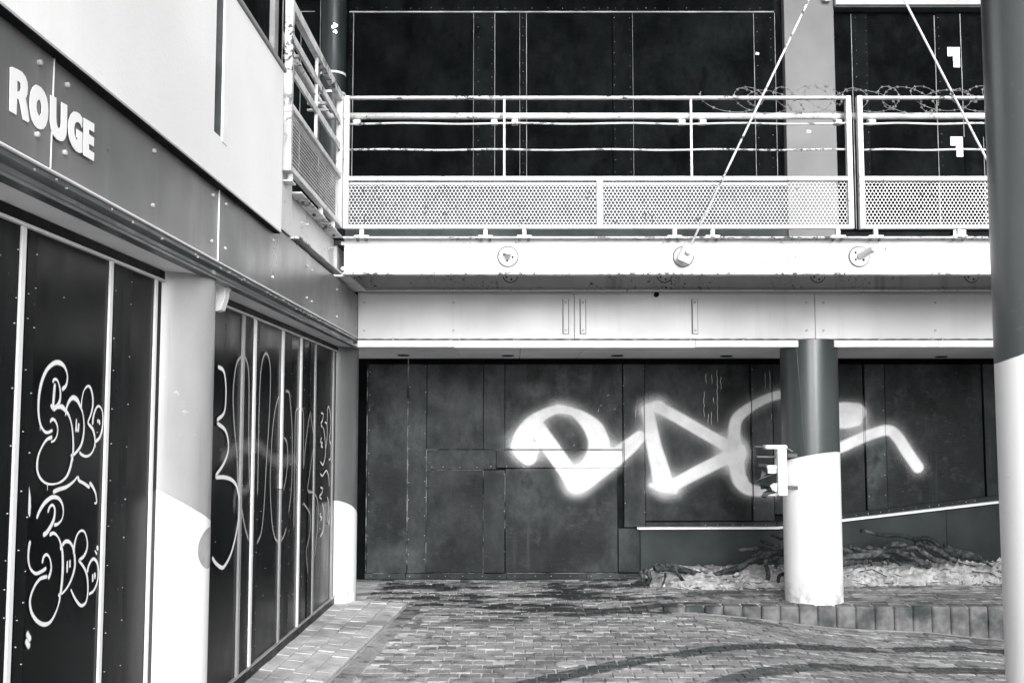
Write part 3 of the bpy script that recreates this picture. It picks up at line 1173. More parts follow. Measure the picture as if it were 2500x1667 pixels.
# ================================================================== LEFT CANOPY FASCIA WITH SIGN
lf = thing('sign_fascia', 'shade-darkened metal fascia along the left shopfront reading ROUGE', 'fascia', (XF, 5, ZC))
zl0, zl1 = 2.414, 2.80
seam = [-4, 1.0, yat(123, XF, 270), yat(531, XF, 550), yat(753, XF, 690), FF - .002]
for i, (a, b) in enumerate(zip(seam[:-1], seam[1:])):
    pr = .006 if i % 2 else 0
    bx('fascia_panel', 'fascia_shaded', lf, XF - .03, XF + pr, a + .001, b - .001, zl0, zl1, .003)
    for yy in (a + .10, b - .10, (a + b) / 2):
        if yy > 1:
            for zz in (zl0 + .075, zl1 - .095):
                MB().tube([(XF - .004, yy, zz), (XF + .011 + pr, yy, zz)], .009, 10).build('bolt', 'bolt', lf, bevel=.003)
for i, yy in enumerate((seam[2], seam[3])):
    MB().box(XF + .0015, XF + .0085, yy - .0015, yy + .001, zl0, zl1 - .01).build('panel_edge', 'trim_white', lf)
bx('bottom_angle', 'trim_white', lf, XF - .004, XF + .010, -4, FF - .003, zl0 - .010, zl0 - .002, .002)
# gutter lip: rounded dark profile
m = MB()
prof = [(XF - .002, zl0 - .012), (XF - .002, zl0 - .03), (XF - .022, zl0 - .045), (XF - .022, ZC + .022), (XF - .004, ZC + .006), (XF - .004, ZC - .004), (XF - .05, ZC - .004), (XF - .05, zl0 - .012)]
n = len(prof)
for y in (-4, yat(790, XF, 800), FF - .003):
    m.v += [Vector((a, y, b)) for a, b in prof]
for j in (0, 1):
    for k in range(n):
        m.f.append((j * n + k, j * n + (k + 1) % n, (j + 1) * n + (k + 1) % n, (j + 1) * n + k))
m.build('gutter_lip', 'lip_grey', lf)
for a, b in ((-4, C1[1] - CR - .01), (C1[1] - CR - .005, C1[1] + CR), (C1[1] + CR + .005, C2[1])):
    bx('soffit_strip', 'trim_white', lf, XD - .02, XF - .052, a, b, ZC, ZC + .02, .002)
bx('core', 'black', lf, -3.2, XF - .06, -4, FF + .1, ZC + .04, 3.2, 0)
m = MB()
for k in range(46):
    y = rnd.uniform(2.4, 9.1)
    z_ = zl0 - .012 - rnd.uniform(.006, .02)
    m.tube([(XF - .006, y, z_), (XF + .002, y, z_)], rnd.uniform(.003, .006), 6)
o = m.build('dirt_and_rivets', 'bolt', lf)
o['kind'] = 'stuff'
# letters
LQ = lambda zx, zy: pX(zx * .19135, 130 + zy * .19135, XF + .0085)
letters = {
    'letter_r': ([(125, 183), (150, 176), (215, 205), (275, 240), (320, 300), (345, 375), (350, 450), (343, 525), (322, 582), (345, 700), (368, 862), (355, 886), (288, 848), (252, 650), (235, 590), (212, 578), (205, 790), (118, 738)],
                 [[(215, 350), (245, 368), (263, 405), (265, 445), (250, 485), (215, 493)]]),
    'letter_o': ([(450, 405), (480, 412), (520, 440), (560, 495), (590, 570), (606, 650), (612, 740), (605, 840), (580, 930), (550, 968), (515, 975), (475, 962), (435, 920), (402, 850), (382, 760), (375, 680), (376, 590), (388, 500), (412, 435)],
                 [[(490, 588), (510, 608), (524, 655), (530, 710), (526, 765), (507, 803), (487, 795), (468, 750), (460, 690), (464, 625)]]),
    'letter_u': ([(638, 535), (715, 572), (713, 800), (716, 880), (728, 940), (750, 967), (768, 945), (775, 880), (778, 625), (853, 665), (851, 940), (842, 1040), (825, 1095), (797, 1124), (765, 1123), (720, 1100), (680, 1050), (650, 980), (634, 880)], []),
    'letter_g': ([(1047, 830), (1043, 958), (1022, 905), (995, 880), (970, 880), (950, 905), (941, 960), (945, 1030), (960, 1085), (984, 1120), (990, 1085), (970, 1072), (972, 968), (1048, 1015), (1048, 1272), (1010, 1275), (965, 1250), (920, 1190), (888, 1110), (870, 1020), (867, 930), (876, 850), (900, 785), (935, 748), (970, 750), (1010, 775)], []),
    'letter_e': ([(1066, 825), (1199, 905), (1196, 1012), (1131, 970), (1131, 1037), (1196, 1082), (1192, 1192), (1131, 1155), (1131, 1232), (1198, 1276), (1193, 1380), (1061, 1302)], []),
}
for nm, (outer, holes) in letters.items():
    MB().prism([LQ(*q) for q in outer], [[LQ(*q) for q in h_] for h_ in holes], (.0015, 0, 0)).build(nm, 'letter', lf)

# ================================================================== LEFT SHOPFRONTS
def shopfront(name_label, y0, y1, bars, strips, lowy):
    t = thing('boarded_shopfront', name_label, 'shopfront', (XD, (y0 + y1) / 2, PV(y0)), 'boarded shopfronts on the left')
    zt = 2.282
    edges = [y0] + [b[0] for b in bars] + [y1]
    for a, b in zip(edges[:-1], edges[1:]):
        if b - a < .02:
            continue
        zb = PV((a + b) / 2) + .07
        MB().box(XD - .02, XD, a + .002, b - .002, min(PV(a), PV(b)) + .05, zt).build('panel', 'board_door', t, bevel=.002)
    for yc, w, mt, zlo in bars:
        zb = PV(yc) + .05
        MB().box(XD, XD + (.009 if w < .035 else .013), yc - w / 2, yc + w / 2, zlo if zlo else zb, zt).build('glazing_bar', mt, t, bevel=.002)
        if zlo:
            MB().box(XD, XD + .011, yc - w / 2, yc + w / 2, zb, zlo - .004).build('glazing_bar', 'mull_grey', t, bevel=.002)
    sp = []
    for a, b in strips:
        za = PV((a + b) / 2) + .06
        MB().box(XD, XD + .006, a, b, za, zt - .01).build('cover_strip', 'door_strip', t, bevel=.0015)
        for yy in (a + .012, b - .012):
            z = za + .1
            while z < zt - .05:
                sp.append((XD + .0065, yy + rnd.uniform(-.004, .004), z))
                z += .15 * rnd.uniform(.5, 1.5)
    for k in range(24):
        sp.append((XD + .0005, rnd.uniform(y0 + .02, y1 - .02), rnd.uniform(.2, 2.2)))
    screws(t, sp, (1, 0, 0), .0024)
    MB().box(XD - .02, XD + .012, y0, y1, zt + .012, ZC - .001).build('head_board', 'door_strip', t, bevel=.002)
    MB().box(XD - .02, XD + .016, y0 + .01, y1 - .01, zt, zt + .011).build('head_trim', 'mull', t, bevel=.002)
    pts = []
    for zz0, zz1, xo in ((-.05, .052, .012),):
        MB().hexa([(XD - .02, y0, PV(y0) + zz0), (XD + xo, y0, PV(y0) + zz0), (XD + xo, y1, PV(y1) + zz0), (XD - .02, y1, PV(y1) + zz0),
                   (XD - .02, y0, PV(y0) + zz1), (XD + xo, y0, PV(y0) + zz1), (XD + xo, y1, PV(y1) + zz1), (XD - .02, y1, PV(y1) + zz1)]).build('base_rail', 'door_strip', t, bevel=.003)
    zz0, zz1, xo = .053, .068, .016
    MB().hexa([(XD - .01, y0, PV(y0) + zz0), (XD + xo, y0, PV(y0) + zz0), (XD + xo, y1, PV(y1) + zz0), (XD - .01, y1, PV(y1) + zz0),
               (XD - .01, y0, PV(y0) + zz1), (XD + xo, y0, PV(y0) + zz1), (XD + xo, y1, PV(y1) + zz1), (XD - .01, y1, PV(y1) + zz1)]).build('base_trim', 'mull_grey', t, bevel=.002)
    bx('backing', 'black', t, XD - .3, XD - .03, y0 - .1, y1 + .1, -.1, ZC + .1, 0)
    return t


by = lambda px, py=1000: yat(px, XD + .01, py)
b1 = [(by(40) + .015, .032, 'mull', 0), (by(261) + .015, .032, 'mull', 0), (by(373) + .015, .032, 'mull', 0)]
y_m1, y_m2, y_m3 = b1[0][0], b1[1][0], b1[2][0]
sh1 = shopfront('near boarded shopfront with white bubble letter graffiti', .6, C1[1] - .205,
                [(1.6, .05, 'mull', 0), (2.6, .05, 'mull', 0)] + b1,
                [(y_m1 + .03, y_m1 + .10), (y_m2 + .03, y_m2 + .22), (y_m1 - .16, y_m1 - .03)], 0)
b2 = [(by(590, 1100), .045, 'mull_grey', 0), (by(619, 1100), .045, 'mull', 0), (by(688, 1100), .045, 'mull', 1.0),
      (by(733, 1100), .045, 'mull', 0), (by(768, 1100), .05, 'mull_grey', 0), (by(813, 1100), .05, 'mull_grey', 0)]
b2[2] = (b2[2][0], .045, 'mull', pX(690, 1190, XD).z)
sh2 = shopfront('far boarded shopfront with thin grey spray loops over narrow bars', C1[1] + .205, C2[1] - .19, b2,
                [(b2[0][0] + .03, b2[1][0] - .035), (b2[1][0] + .035, b2[1][0] + .14), (b2[2][0] + .035, b2[2][0] + .30), (b2[3][0] + .035, b2[3][0] + .14), (b2[4][0] - .2, b2[4][0] - .03)], 0)
R4 = lambda x, y: pX(40 + x * .2232, 860 + y * .2232, XD + .0012)
R5 = lambda x, y: pX(40 + x * .2488, 1200 + y * .2488, XD + .0012)
R6 = lambda x, y: pX(515 + x * .37, 830 + y * .37, XD + .0066)


def wl_(fn, pts, w):
    sp = spline([Vector((a, b, 0)) for a, b in pts], 5)
    return ([fn(q.x, q.y) for q in sp], w)


w_ = .0165


def vary(p):
    return [w_ * rnd.uniform(.55, 1.6) for _ in range(max(3, len(p) // 2))]


A = [
    [(490, 410), (540, 360), (555, 260), (530, 170), (490, 125), (440, 110), (390, 130), (330, 190), (280, 300), (250, 430), (238, 560), (240, 680), (260, 790), (300, 860), (340, 875), (395, 850)],
    [(395, 340), (405, 300), (440, 300), (465, 360), (478, 450), (470, 530), (440, 585), (390, 605), (372, 560)],
    [(418, 330), (408, 450), (400, 560), (398, 645)],
    [(400, 640), (440, 600), (490, 595), (530, 630), (570, 690), (600, 790), (615, 920), (618, 1050), (610, 1130), (588, 1115)],
    [(533, 700), (540, 630), (560, 560), (590, 510), (620, 495), (660, 520), (690, 580), (720, 660), (735, 780), (730, 900), (705, 1010), (660, 1080), (610, 1130)],
    [(703, 630), (710, 530), (730, 430), (760, 380), (790, 370), (815, 410), (832, 500), (830, 590), (810, 680), (780, 760), (795, 795), (830, 840), (850, 910), (855, 980), (840, 1060), (800, 1120), (750, 1135), (700, 1110), (685, 1080)],
    [(850, 980), (900, 940), (930, 860), (942, 760), (940, 660), (915, 600), (885, 590), (855, 640), (835, 720), (828, 800)],
    [(652, 720), (650, 800), (645, 880)], [(678, 765), (674, 820), (665, 880)], [(886, 720), (887, 750), (890, 780)], [(902, 730), (905, 770), (905, 800)],
    [(360, 770), (385, 730), (420, 750), (445, 820), (440, 900), (410, 960), (370, 980)],
    [(390, 925), (330, 950), (280, 1020), (240, 1110), (222, 1200), (225, 1300), (260, 1380), (320, 1430), (390, 1440), (470, 1420), (540, 1360), (580, 1270), (600, 1180), (610, 1120)],
    [(390, 1530), (450, 1500), (540, 1470), (620, 1410), (665, 1350)], [(665, 1345), (680, 1400), (730, 1430), (800, 1480)],
    [(790, 1420), (830, 1470), (860, 1540), (868, 1590), (872, 1640), (845, 1648)], [(372, 1520), (370, 1560)],
]
B = [
    [(190, 270), (220, 190), (270, 110), (340, 55), (400, 60), (440, 110), (455, 190), (440, 270), (400, 315), (360, 325)],
    [(300, 210), (320, 150), (350, 130), (370, 170), (365, 250), (340, 320), (290, 400), (250, 425)],
    [(315, 425), (360, 405), (400, 440), (425, 500), (430, 580)],
    [(130, 470), (115, 560), (110, 660), (130, 750), (180, 800), (240, 780), (290, 745)],
    [(245, 710), (260, 640), (290, 615), (320, 650), (335, 730), (325, 800), (300, 860)],
    [(300, 830), (230, 850), (180, 910), (140, 1000), (125, 1090), (145, 1190), (200, 1270), (270, 1300), (330, 1270), (380, 1180), (410, 1090), (420, 1020), (400, 1010)],
    [(430, 500), (445, 600), (448, 750), (440, 880), (425, 1020)],
    [(440, 530), (470, 490), (510, 490), (545, 540), (565, 640), (565, 740), (535, 850), (490, 940), (430, 1010)],
    [(555, 620), (562, 520), (590, 420), (630, 380), (665, 400), (688, 480), (685, 560), (655, 630), (610, 670), (620, 690), (660, 750), (685, 820), (695, 920), (690, 1020), (670, 1090), (630, 1115), (590, 1080), (550, 1010), (525, 950)],
    [(700, 1005), (750, 970), (785, 890), (797, 800), (790, 710), (760, 660), (730, 670), (700, 730), (688, 800)],
    [(492, 670), (491, 740), (490, 800)], [(518, 660), (518, 700), (517, 750)], [(740, 800), (742, 850), (743, 890)], [(758, 785), (762, 820), (765, 860)],
    [(760, 570), (772, 595), (785, 615)], [(778, 530), (788, 552), (797, 575)],
]
strokes('bubble_graffiti', 'line', sh1, [wl_(R4, p, vary(p)) for p in A] + [wl_(R5, p, vary(p)) for p in B] +
        [([R4(a_, b_ + k_) for k_ in (0, 25, 50, L_)], [w_ * .7, w_ * .35, w_ * .3, w_ * .4]) for a_, b_, L_ in ((330, 1430, 90), (610, 1120, 80), (855, 980, 70), (250, 800, 60))] +
        [wl_(R5, [(88, 1370), (110, 1420), (135, 1460)], .028), wl_(R5, [(80, 1440), (100, 1490), (125, 1530)], .028),
         wl_(R5, [(112, -60), (115, 60), (115, 160), (120, 250)], [.004, .03, .034, .01])], (1, 0, 0), .5)
Cc = [
    [(42, 175), (80, 200), (95, 270), (97, 380), (85, 480), (35, 530)],
    [(35, 545), (90, 590), (112, 660), (110, 740), (80, 820), (25, 900)],
    [(25, 905), (90, 905), (140, 925), (170, 970), (185, 1060), (180, 1180), (160, 1300), (130, 1410), (95, 1480), (70, 1500), (30, 1470), (5, 1430)],
]
Cf = [
    [(210, 100), (175, 140), (155, 230), (145, 370), (150, 520), (160, 650), (172, 780), (178, 950), (200, 1100), (220, 1220), (250, 1330)],
    [(215, 100), (235, 140), (248, 220), (250, 400), (248, 600), (250, 800), (255, 1000)],
    [(305, 1040), (310, 800), (315, 500), (325, 250), (340, 130), (362, 88), (382, 125), (392, 220), (388, 400), (378, 600), (365, 800), (355, 1000), (345, 1150), (330, 1270), (300, 1345)],
    [(450, 360), (425, 450), (405, 600), (395, 780), (390, 950), (395, 1100), (405, 1230), (430, 1320), (470, 1310), (500, 1230)],
    [(490, 335), (515, 350), (525, 450), (535, 600), (535, 800), (528, 1000), (510, 1150)],
    [(480, 640), (500, 680), (505, 780), (495, 900), (475, 1000)],
    [(545, 1260), (548, 1000), (552, 700), (558, 480), (580, 455), (605, 465), (610, 560), (608, 860)],
    [(655, 470), (640, 560), (620, 720), (610, 850)],
    [(655, 470), (672, 600), (690, 660), (670, 740), (650, 880), (638, 990), (680, 1010), (705, 1080), (700, 1250), (680, 1450)],
    [(605, 1070), (640, 1120), (655, 1170), (650, 1280), (628, 1400), (640, 1560)],
]
Cd = [
    [(725, 480), (740, 490), (735, 530), (725, 550), (735, 580)], [(765, 560), (770, 450), (780, 450), (790, 520), (785, 620), (780, 650), (790, 690)],
    [(740, 570), (750, 640), (755, 740), (740, 820), (720, 800)], [(750, 540), (765, 560), (765, 650), (755, 720)],
    [(730, 640), (722, 670), (735, 680), (725, 700), (738, 705)], [(775, 790), (790, 770), (790, 650)],
    [(720, 880), (735, 895), (760, 860), (775, 900), (780, 970)], [(720, 970), (735, 980), (730, 1010), (715, 1030), (730, 1050)],
    [(735, 1070), (745, 1150), (740, 1250), (720, 1300)], [(765, 1030), (775, 1080), (770, 1180), (780, 1210), (785, 1080)], [(725, 1140), (718, 1160), (732, 1170), (722, 1190)],
]
strokes('spray_loop', 'line', sh2, [wl_(R6, p, .03) for p in Cc], (1, 0, 0), .6)
strokes('small_scribbles', 'line', sh2, [wl_(R6, p, .022) for p in Cd], (1, 0, 0), .6)['kind'] = 'stuff'
strokes('faint_spray_loops', 'line_faint', sh2, [wl_(R6, p, .034) for p in Cf], (1, 0, 0), .6)
strokes('spray_smear', 'spray_thin', sh2, [wl_(R6, [(50, 800), (150, 725), (240, 700), (320, 700), (400, 780), (470, 800), (520, 785), (600, 810)], .14),
                                           wl_(R6, [(150, 1150), (165, 1000), (240, 980), (300, 800)], .1)], (1, 0, 0), .6)
# small moulded lamp bracket at the top of the near column
p = pX(545, 725, -1.45)
lb = thing('wall_lamp', 'small white moulded lamp bracket on the near left column', 'lamp', (p.x, p.y, p.z - .06))
m = MB()
prof = [(.0, .075), (.062, .075), (.064, .055), (.052, .040), (.050, .01), (.040, -.03), (.030, -.062), (.008, -.068), (.0, -.068)]
xL = -1.50
for yy in (p.y + .03, p.y + .11):
    m.v += [Vector((xL + a, yy, p.z + b)) for a, b in prof]
n = len(prof)
for k in range(n):
    m.f.append((k, (k + 1) % n, n + (k + 1) % n, n + k))
m.f.append(tuple(range(n)))
m.f.append(tuple(reversed(range(n, 2 * n))))
m.build('housing', 'trim_white', lb, bevel=.004)
MB().box(xL - .04, xL, p.y + .04, p.y + .1, p.z - .04, p.z + .05).build('bracket', 'steel_dark', lb, bevel=.003)

# ================================================================== WHITE UPPER WALL, LEFT
uw = thing('white_upper_wall', 'smooth white plaster wall above the ROUGE fascia', 'wall', (XW, 4, 2.757))
zw0 = 2.757
ZT = 1.65 + 1.53 * 1.355
ye = yat(690, XW, 400)
ys0, ys1, ys2 = yat(527, XW, 160), yat(545, XW, 160), yat(557, XW, 160)
zs = pX(540, 335, XW).z
q_ = [(-4, zw0), (ye, zw0), (ye, ZT), (ys1, ZT), (ys1, zs), (ys0, zs), (ys0, ZT), (-4, ZT)]
MB().prism([(XW - .2, a_, b_) for a_, b_ in q_], [], (.2, 0, 0)).build('wall_face', 'plaster', uw, bevel=.005)
bx('joint_back', 'coping', uw, XW - .2, XW - .06, ys0 + .001, ys1 - .008, zs, ZT - .002, 0)
bx('joint_return', 'lip_grey', uw, XW - .06, XW - .004, ys1 - .006, ys1 - .001, zs + .002, ZT - .002, 0)  # dark plate giving the slot's far face its shade
bx('joint_edge', 'soffit', uw, XW - .02, XW + .004, ys1 + .001, ys2, zs - .02, ZT - .002, .003)
bx('coping', 'coping', uw, XW - .24, XW + .012, ys2 - .02, ye + .02, ZT + .001, ZT + .028, .004)
bx('underside_shade', 'black', uw, XF - .02, XW - .003, -4, ye - .01, zw0 - .005, zw0 - .001, 0)  # black plate painting the shade under the wall's overhang
bx('coping', 'coping', uw, XW - .24, XW + .012, -4, ys0, ZT + .001, ZT + .028, .004)

# dark glazed box above the white wall
dk = thing('dark_upper_facade', 'black boarded facade standing above the white wall', 'facade', (XW - .3, 4, ZT))
ya, yb, yc = yat(662, XW - .12, 80), yat(672, XW - .12, 80), yat(689, XW - .12, 80)
bx('panel', 'board_up', dk, XW - .24, XW - .13, -4, ya, ZT + .03, 8, .003)
bx('frame_post', 'coping', dk, XW - .22, XW - .10, ya + .002, yb, ZT + .03, 8, .003)
bx('panel', 'board_up', dk, XW - .24, XW - .12, yb + .002, yc, ZT + .03, 8, .003)
bx('corner_trim', 'coping', dk, XW - .24, XW - .115, yc + .001, yc + .012, ZT + .03, 8, .002)
bx('return_wall', 'board_up', dk, XW - 1.8, XW - .24, yc - .1, yc + .005, ZB1 + .02, 8, .003)

# ================================================================== BALCONY BEAMS
def ibeam_y(name, label, x0, x1, y, mat, matE, fl=.09, web_in=.085):
    """channel along X whose open side faces the camera at y"""
    t = thing(name, label, 'beam', ((x0 + x1) / 2, y, ZB0))
    bx('web', mat, t, x0, x1, y + web_in, y + web_in + .014, ZB0 + .018, ZB1 - .014, 0)
    bx('top_flange', matE, t, x0, x1, y, y + web_in + .014, ZB1 - .013, ZB1, .003)
    bx('bottom_flange', matE, t, x0, x1, y, y + web_in + .014, ZB0, ZB0 + .017, .003)
    return t


fb = ibeam_y('balcony_beam', 'bright white front balcony beam below the perforated railing', XW, 7.3, BB, 'white', 'white_edge')
wy = BB + .085


def pin(parent, px, py, Yw, mat, lng, tilt=(0, 0), r=.078, holes=((-.5, .25), (.6, -.1), (-.1, -.55))):
    p = pY(px, py, Yw)
    MB().tube([(p.x, Yw + .002, p.z), (p.x, Yw - .002, p.z)], r + .009, 40).build('shade_ring', 'steel_dark', parent)  # dark disc drawing a shade line round the flange
    f = MB().tube([(p.x, Yw + .002, p.z), (p.x, Yw - .014, p.z)], r, 40).build('pin_flange', mat, parent, bevel=.002)
    smooth_by_angle(f, 30)
    a = Vector((p.x, Yw - .012, p.z))
    b = a + Vector((tilt[0], -lng, tilt[1]))
    smooth_by_angle(MB().tube([a, b], .026, 20).build('pin', mat, f, bevel=.003), 30)
    for hx_, hz in holes:
        MB().tube([(p.x + hx_ * r * .8, Yw - .0155, p.z + hz * r * .8), (p.x + hx_ * r * .8, Yw - .010, p.z + hz * r * .8)], .009, 10).build('bolt_hole', 'black', f)
    return p


pin(fb, 1240, 627, wy, 'pin_paint', .09, (.002, .028))
pA = pin(fb, 1668, 627, wy, 'pin_paint', .10, (.01, .02))
pin(fb, 2097, 627, wy, 'pin_paint', .12, (.075, .045), holes=((-.5, .5), (-.5, -.4), (.5, -.45)))
for px, py in ((828, 595), (828, 656)):
    p = pY(px, py, wy)
    MB().tube([(p.x + .03, wy + .002, p.z), (p.x + .03, wy - .012, p.z)], .016, 12).build('bolt', 'white', fb, bevel=.002)
lbm = thing('side_balcony_beam', 'short white side balcony beam with protruding bolts above the left fascia', 'beam', (XW, 7.3, ZB0))
yn = yat(735, XW, 582)
xw_ = XW - .085
bx('web', 'white', lbm, xw_ - .014, xw_, yn, BB + .08, ZB0 + .018, ZB1 - .014, 0)
bx('top_flange', 'white_edge', lbm, xw_ - .014, XW, yn, BB - .001, ZB1 - .0135, ZB1 - .0005, .003)
bx('bottom_flange', 'white_edge', lbm, xw_ - .014, XW, yn, BB - .001, ZB0 + .0005, ZB0 + .0165, .003)
bx('end_plate', 'white_edge', lbm, xw_ - .16, xw_ + .01, yn - .012, yn - .001, ZB0 - .0, ZB1 + .02, .003)
bx('end_block', 'white', lbm, xw_ - .16, XW - .06, ye - .3, yn - .0125, ZB0 + .01, ZB1 + .10, .003)
for px, py in ((735, 548), (800, 605)):
    p = pX(px, py, xw_)
    MB().tube([(xw_ - .005, p.y, p.z), (xw_ + .055, p.y, p.z)], .0105, 10).build('bolt', 'bolt', lbm)
    MB().tube([(xw_ - .001, p.y, p.z), (xw_ + .016, p.y, p.z)], .02, 6).build('nut', 'bolt', lbm)
for py_ in (6.75, 7.15, 7.6, 7.95):
    MB().tube([(XW - .045, py_, ZB1 - .03), (XW - .045, py_, ZB1 - .01)], .012, 6).build('bolt', 'steel_dark', lbm)
ib = ibeam_y('inner_balcony_beam', 'grimy grey inner beam in shade just above the pale fascia', XF - .1, 7.3, FF - .13, 'beam_in', 'beam_in', web_in=.06)
for px in (1246, 1622, 1996, 2372):
    pin(ib, px, 672, FF - .07, 'beam_in', .06, (0, -.01), .062, holes=((.2, -.8), (-.7, -.4)))
bx('side_web', 'beam_in', ib, XF - .12, XF - .02, BB + .12, FF - .135, ZB0 + .001, ZB1 - .02, 0)
bx('side_flange', 'beam_in', ib, XF - .02, XF + .09, BB + .12, FF - .135, ZB0 + .002, ZB0 + .016, 0)
# deck of the terrace
dkx = structure('terrace_deck', (2, 9.5, ZB1))
bx('deck_plate', 'concrete_grey', dkx, xw_ - .1, 7.3, BB + .10, FF + .05, ZB1 - .055, ZB1 - .016, 0)
bx('deck_slab', 'concrete_grey', dkx, -3.2, 7.4, FF + .051, D + .3, zf1 + .152, ZB1 - .012, 0)
bx('deck_slab', 'concrete_grey', dkx, -3.2, xw_ - .17, -4, FF + .05, zf1 + .152, ZB1 - .014, 0)

# ================================================================== RAILINGS
def perf(name, parent, o, ax, width, height, pitch=.0298, ry=.0247, hole=.0124):
    """perforated sheet spanning width along ax, height up z"""
    o = Vector(o)
    ax = Vector(ax)
    m = MB()
    rows = int(height / ry) + 1
    cols = int(width / pitch) + 1
    sx, sz = width / cols, height / rows
    hexr = sx / math.sqrt(3)
    N = 12
    circ = [(math.cos(2 * math.pi * k / N + math.pi / 6), math.sin(2 * math.pi * k / N + math.pi / 6)) for k in range(N)]
    hx_ = []
    for k in range(N):
        if k % 2 == 0:
            hx_.append((circ[k][0] * hexr, circ[k][1] * hexr))
        else:
            hx_.append((circ[k][0] * sx / 2, circ[k][1] * sx / 2))
    ky = sz / (hexr * 1.5)
    for j in range(rows):
        for i in range(cols):
            cx = (i + .5 + (.5 if j % 2 else 0)) * sx
            cz = (j + .5) * sz
            if cx > width:
                cx -= width
            n = len(m.v)
            for k in range(N):
                m.v.append(o + ax * (cx + circ[k][0] * hole) + Vector((0, 0, cz + circ[k][1] * hole)))
            for k in range(N):
                m.v.append(o + ax * min(max(cx + hx_[k][0], -.004), width + .004) + Vector((0, 0, cz + hx_[k][1] * ky)))
            for k in range(N):
                k2 = (k + 1) % N
                m.f.append((n + k, n + k2, n + N + k2, n + N + k))
    return m.build(name, 'white_rail', parent)


zr_top, zr_p1, zr_p0, zr_b = zat(237, BB), zat(430, BB), zat(552, BB), zat(558, BB)


def railing_front(label, x0, x1, panels, mids, feet, clamps, seam_px=()):
    t = thing('railing', label, 'railing', ((x0 + x1) / 2, BB, ZB1), 'perforated balcony railings')
    pw = .042
    for x in (x0, x1 - pw):
        bx('post', 'white_rail', t, x, x + pw, BB, BB + .05, zr_b, zr_top + .012, .003)
    bx('top_rail', 'white_edge', t, x0 + pw, x1 - pw, BB + .004, BB + .046, zr_top - .012, zr_top + .010, .002)
    bx('panel_rail', 'white_rail', t, x0 + pw, x1 - pw, BB + .002, BB + .044, zr_p1 - .036, zr_p1, .003)
    bx('bottom_rail', 'white_rail', t, x0 + pw, x1 - pw, BB + .002, BB + .044, zr_b, zr_b + .034, .003)
    for py in (300, 364):
        z = zat(py, BB)
        pts = [(x0 + pw + (x1 - x0 - 2 * pw) * k / 40, BB + .024, z + .004 * math.sin(k * .7 + py)) for k in range(41)]
        MB().tube(pts, .0085, 8).build('rod', 'white_edge', t, smooth=True)
    for x in mids:
        bx('upright', 'white_rail', t, x - .009, x + .009, BB + .012, BB + .034, zr_p1, zr_top - .012, .002)
    for a, b in panels:
        perf('perforated_panel', t, (a, BB + .022, zr_b + .03), (1, 0, 0), b - a, zr_p1 - .03 - (zr_b + .03))
        if b < x1 - .1:
            bx('panel_post', 'white_rail', t, b - .002, b + .05, BB + .001, BB + .045, zr_b + .034, zr_p1 - .036, .003)
    for x in feet:
        f = bx('foot', 'white_rail', t, x - .017, x + .017, BB + .012, BB + .04, ZB1 + .012, zr_b, .002)
        bx('foot_plate', 'white_rail', f, x - .058, x + .058, BB + .004, BB + .07, ZB1 + .0005, ZB1 + .012, .002)
        for s_ in (-.035, .035):
            MB().tube([(x + s_, BB + .045, ZB1 - .032), (x + s_, BB + .045, ZB1 - .012)], .011, 6).build('bolt', 'steel_dark', f)
    z = zat(283, BB + .09)
    yp = BB + .10
    MB().tube([(x0 - .02, yp, z), ((x0 + x1) / 2, yp, z), (x1 + .03, yp, z)], .0265, 20).build('handrail', 'white_rail', t, smooth=True)
    for x in clamps:
        c = MB().hexa([(x - .026, yp - .055, z - .088), (x + .026, yp - .055, z - .088), (x + .026, yp + .02, z - .075), (x - .026, yp + .02, z - .075),
                       (x - .026, yp - .055, z - .045), (x + .026, yp - .055, z - .045), (x + .026, yp + .02, z - .02), (x - .026, yp + .02, z - .02)]).build('clamp', 'white_rail', t, bevel=.003)
    return t


xb = lambda px, py=430: xat(px, BB, py)
r0, r1 = xb(838), xb(2083)
railing_front('long front balcony railing between the corner and the razor wire gap', r0, r1,
              [(r0 + .035, xb(1457)), (xb(1470), r1 - .035)], [xb(1231), xb(1690)],
              [xb(q, 565) for q in (882, 1185, 1280, 1648, 1741, 2048)], [xat(q, BB + .1, 300) for q in (873, 1207, 1257, 1663, 1714, 2043)])
r2, r3 = xb(2098), xb(2960)
railing_front('right hand balcony railing running behind the foreground column', r2, r3,
              [(r2 + .035, r3 - .035)], [xb(2520)], [xb(q, 565) for q in (2140, 2345, 2700)], [xat(q, BB + .1, 300) for q in (2125, 2560)])

# side railing
sr = thing('railing', 'side balcony railing seen end-on beside the white wall', 'railing', (XW, 7.2, ZB1), 'perforated balcony railings')
ynr = yat(712, XW, 250)
zst = zr_top
bx('post', 'white_edge', sr, XW - .05, XW, ynr, ynr + .05, zr_b - .01, zst + .02, .003)
bx('post', 'white_rail', sr, XW - .05, XW - .004, BB - .075, BB - .003, zr_b, zst + .01, .003)
bx('top_rail', 'white_edge', sr, XW - .046, XW - .004, ynr + .05, BB - .076, zst - .055, zst + .01, .002)
for k, (za, zb) in enumerate(((.58, .62), (.26, .30))):
    z = zr_p1 + (zst - zr_p1) * (.66 if k == 0 else .33)
    bx('rail_bar', 'white_edge', sr, XW - .03, XW - .012, ynr + .05, BB - .076, z - .028, z + .028, .002)
bx('panel_rail', 'white_rail', sr, XW - .044, XW - .002, ynr + .05, BB - .076, zr_p1 - .036, zr_p1, .003)
bx('bottom_rail', 'white_rail', sr, XW - .044, XW - .002, ynr + .05, BB - .076, zr_b, zr_b + .034, .003)
perf('perforated_panel', sr, (XW - .02, ynr + .045, zr_b + .03), (0, 1, 0), BB - .07 - ynr - .05, zr_p1 - .03 - (zr_b + .03))
ym = yat(780, XW, 250)
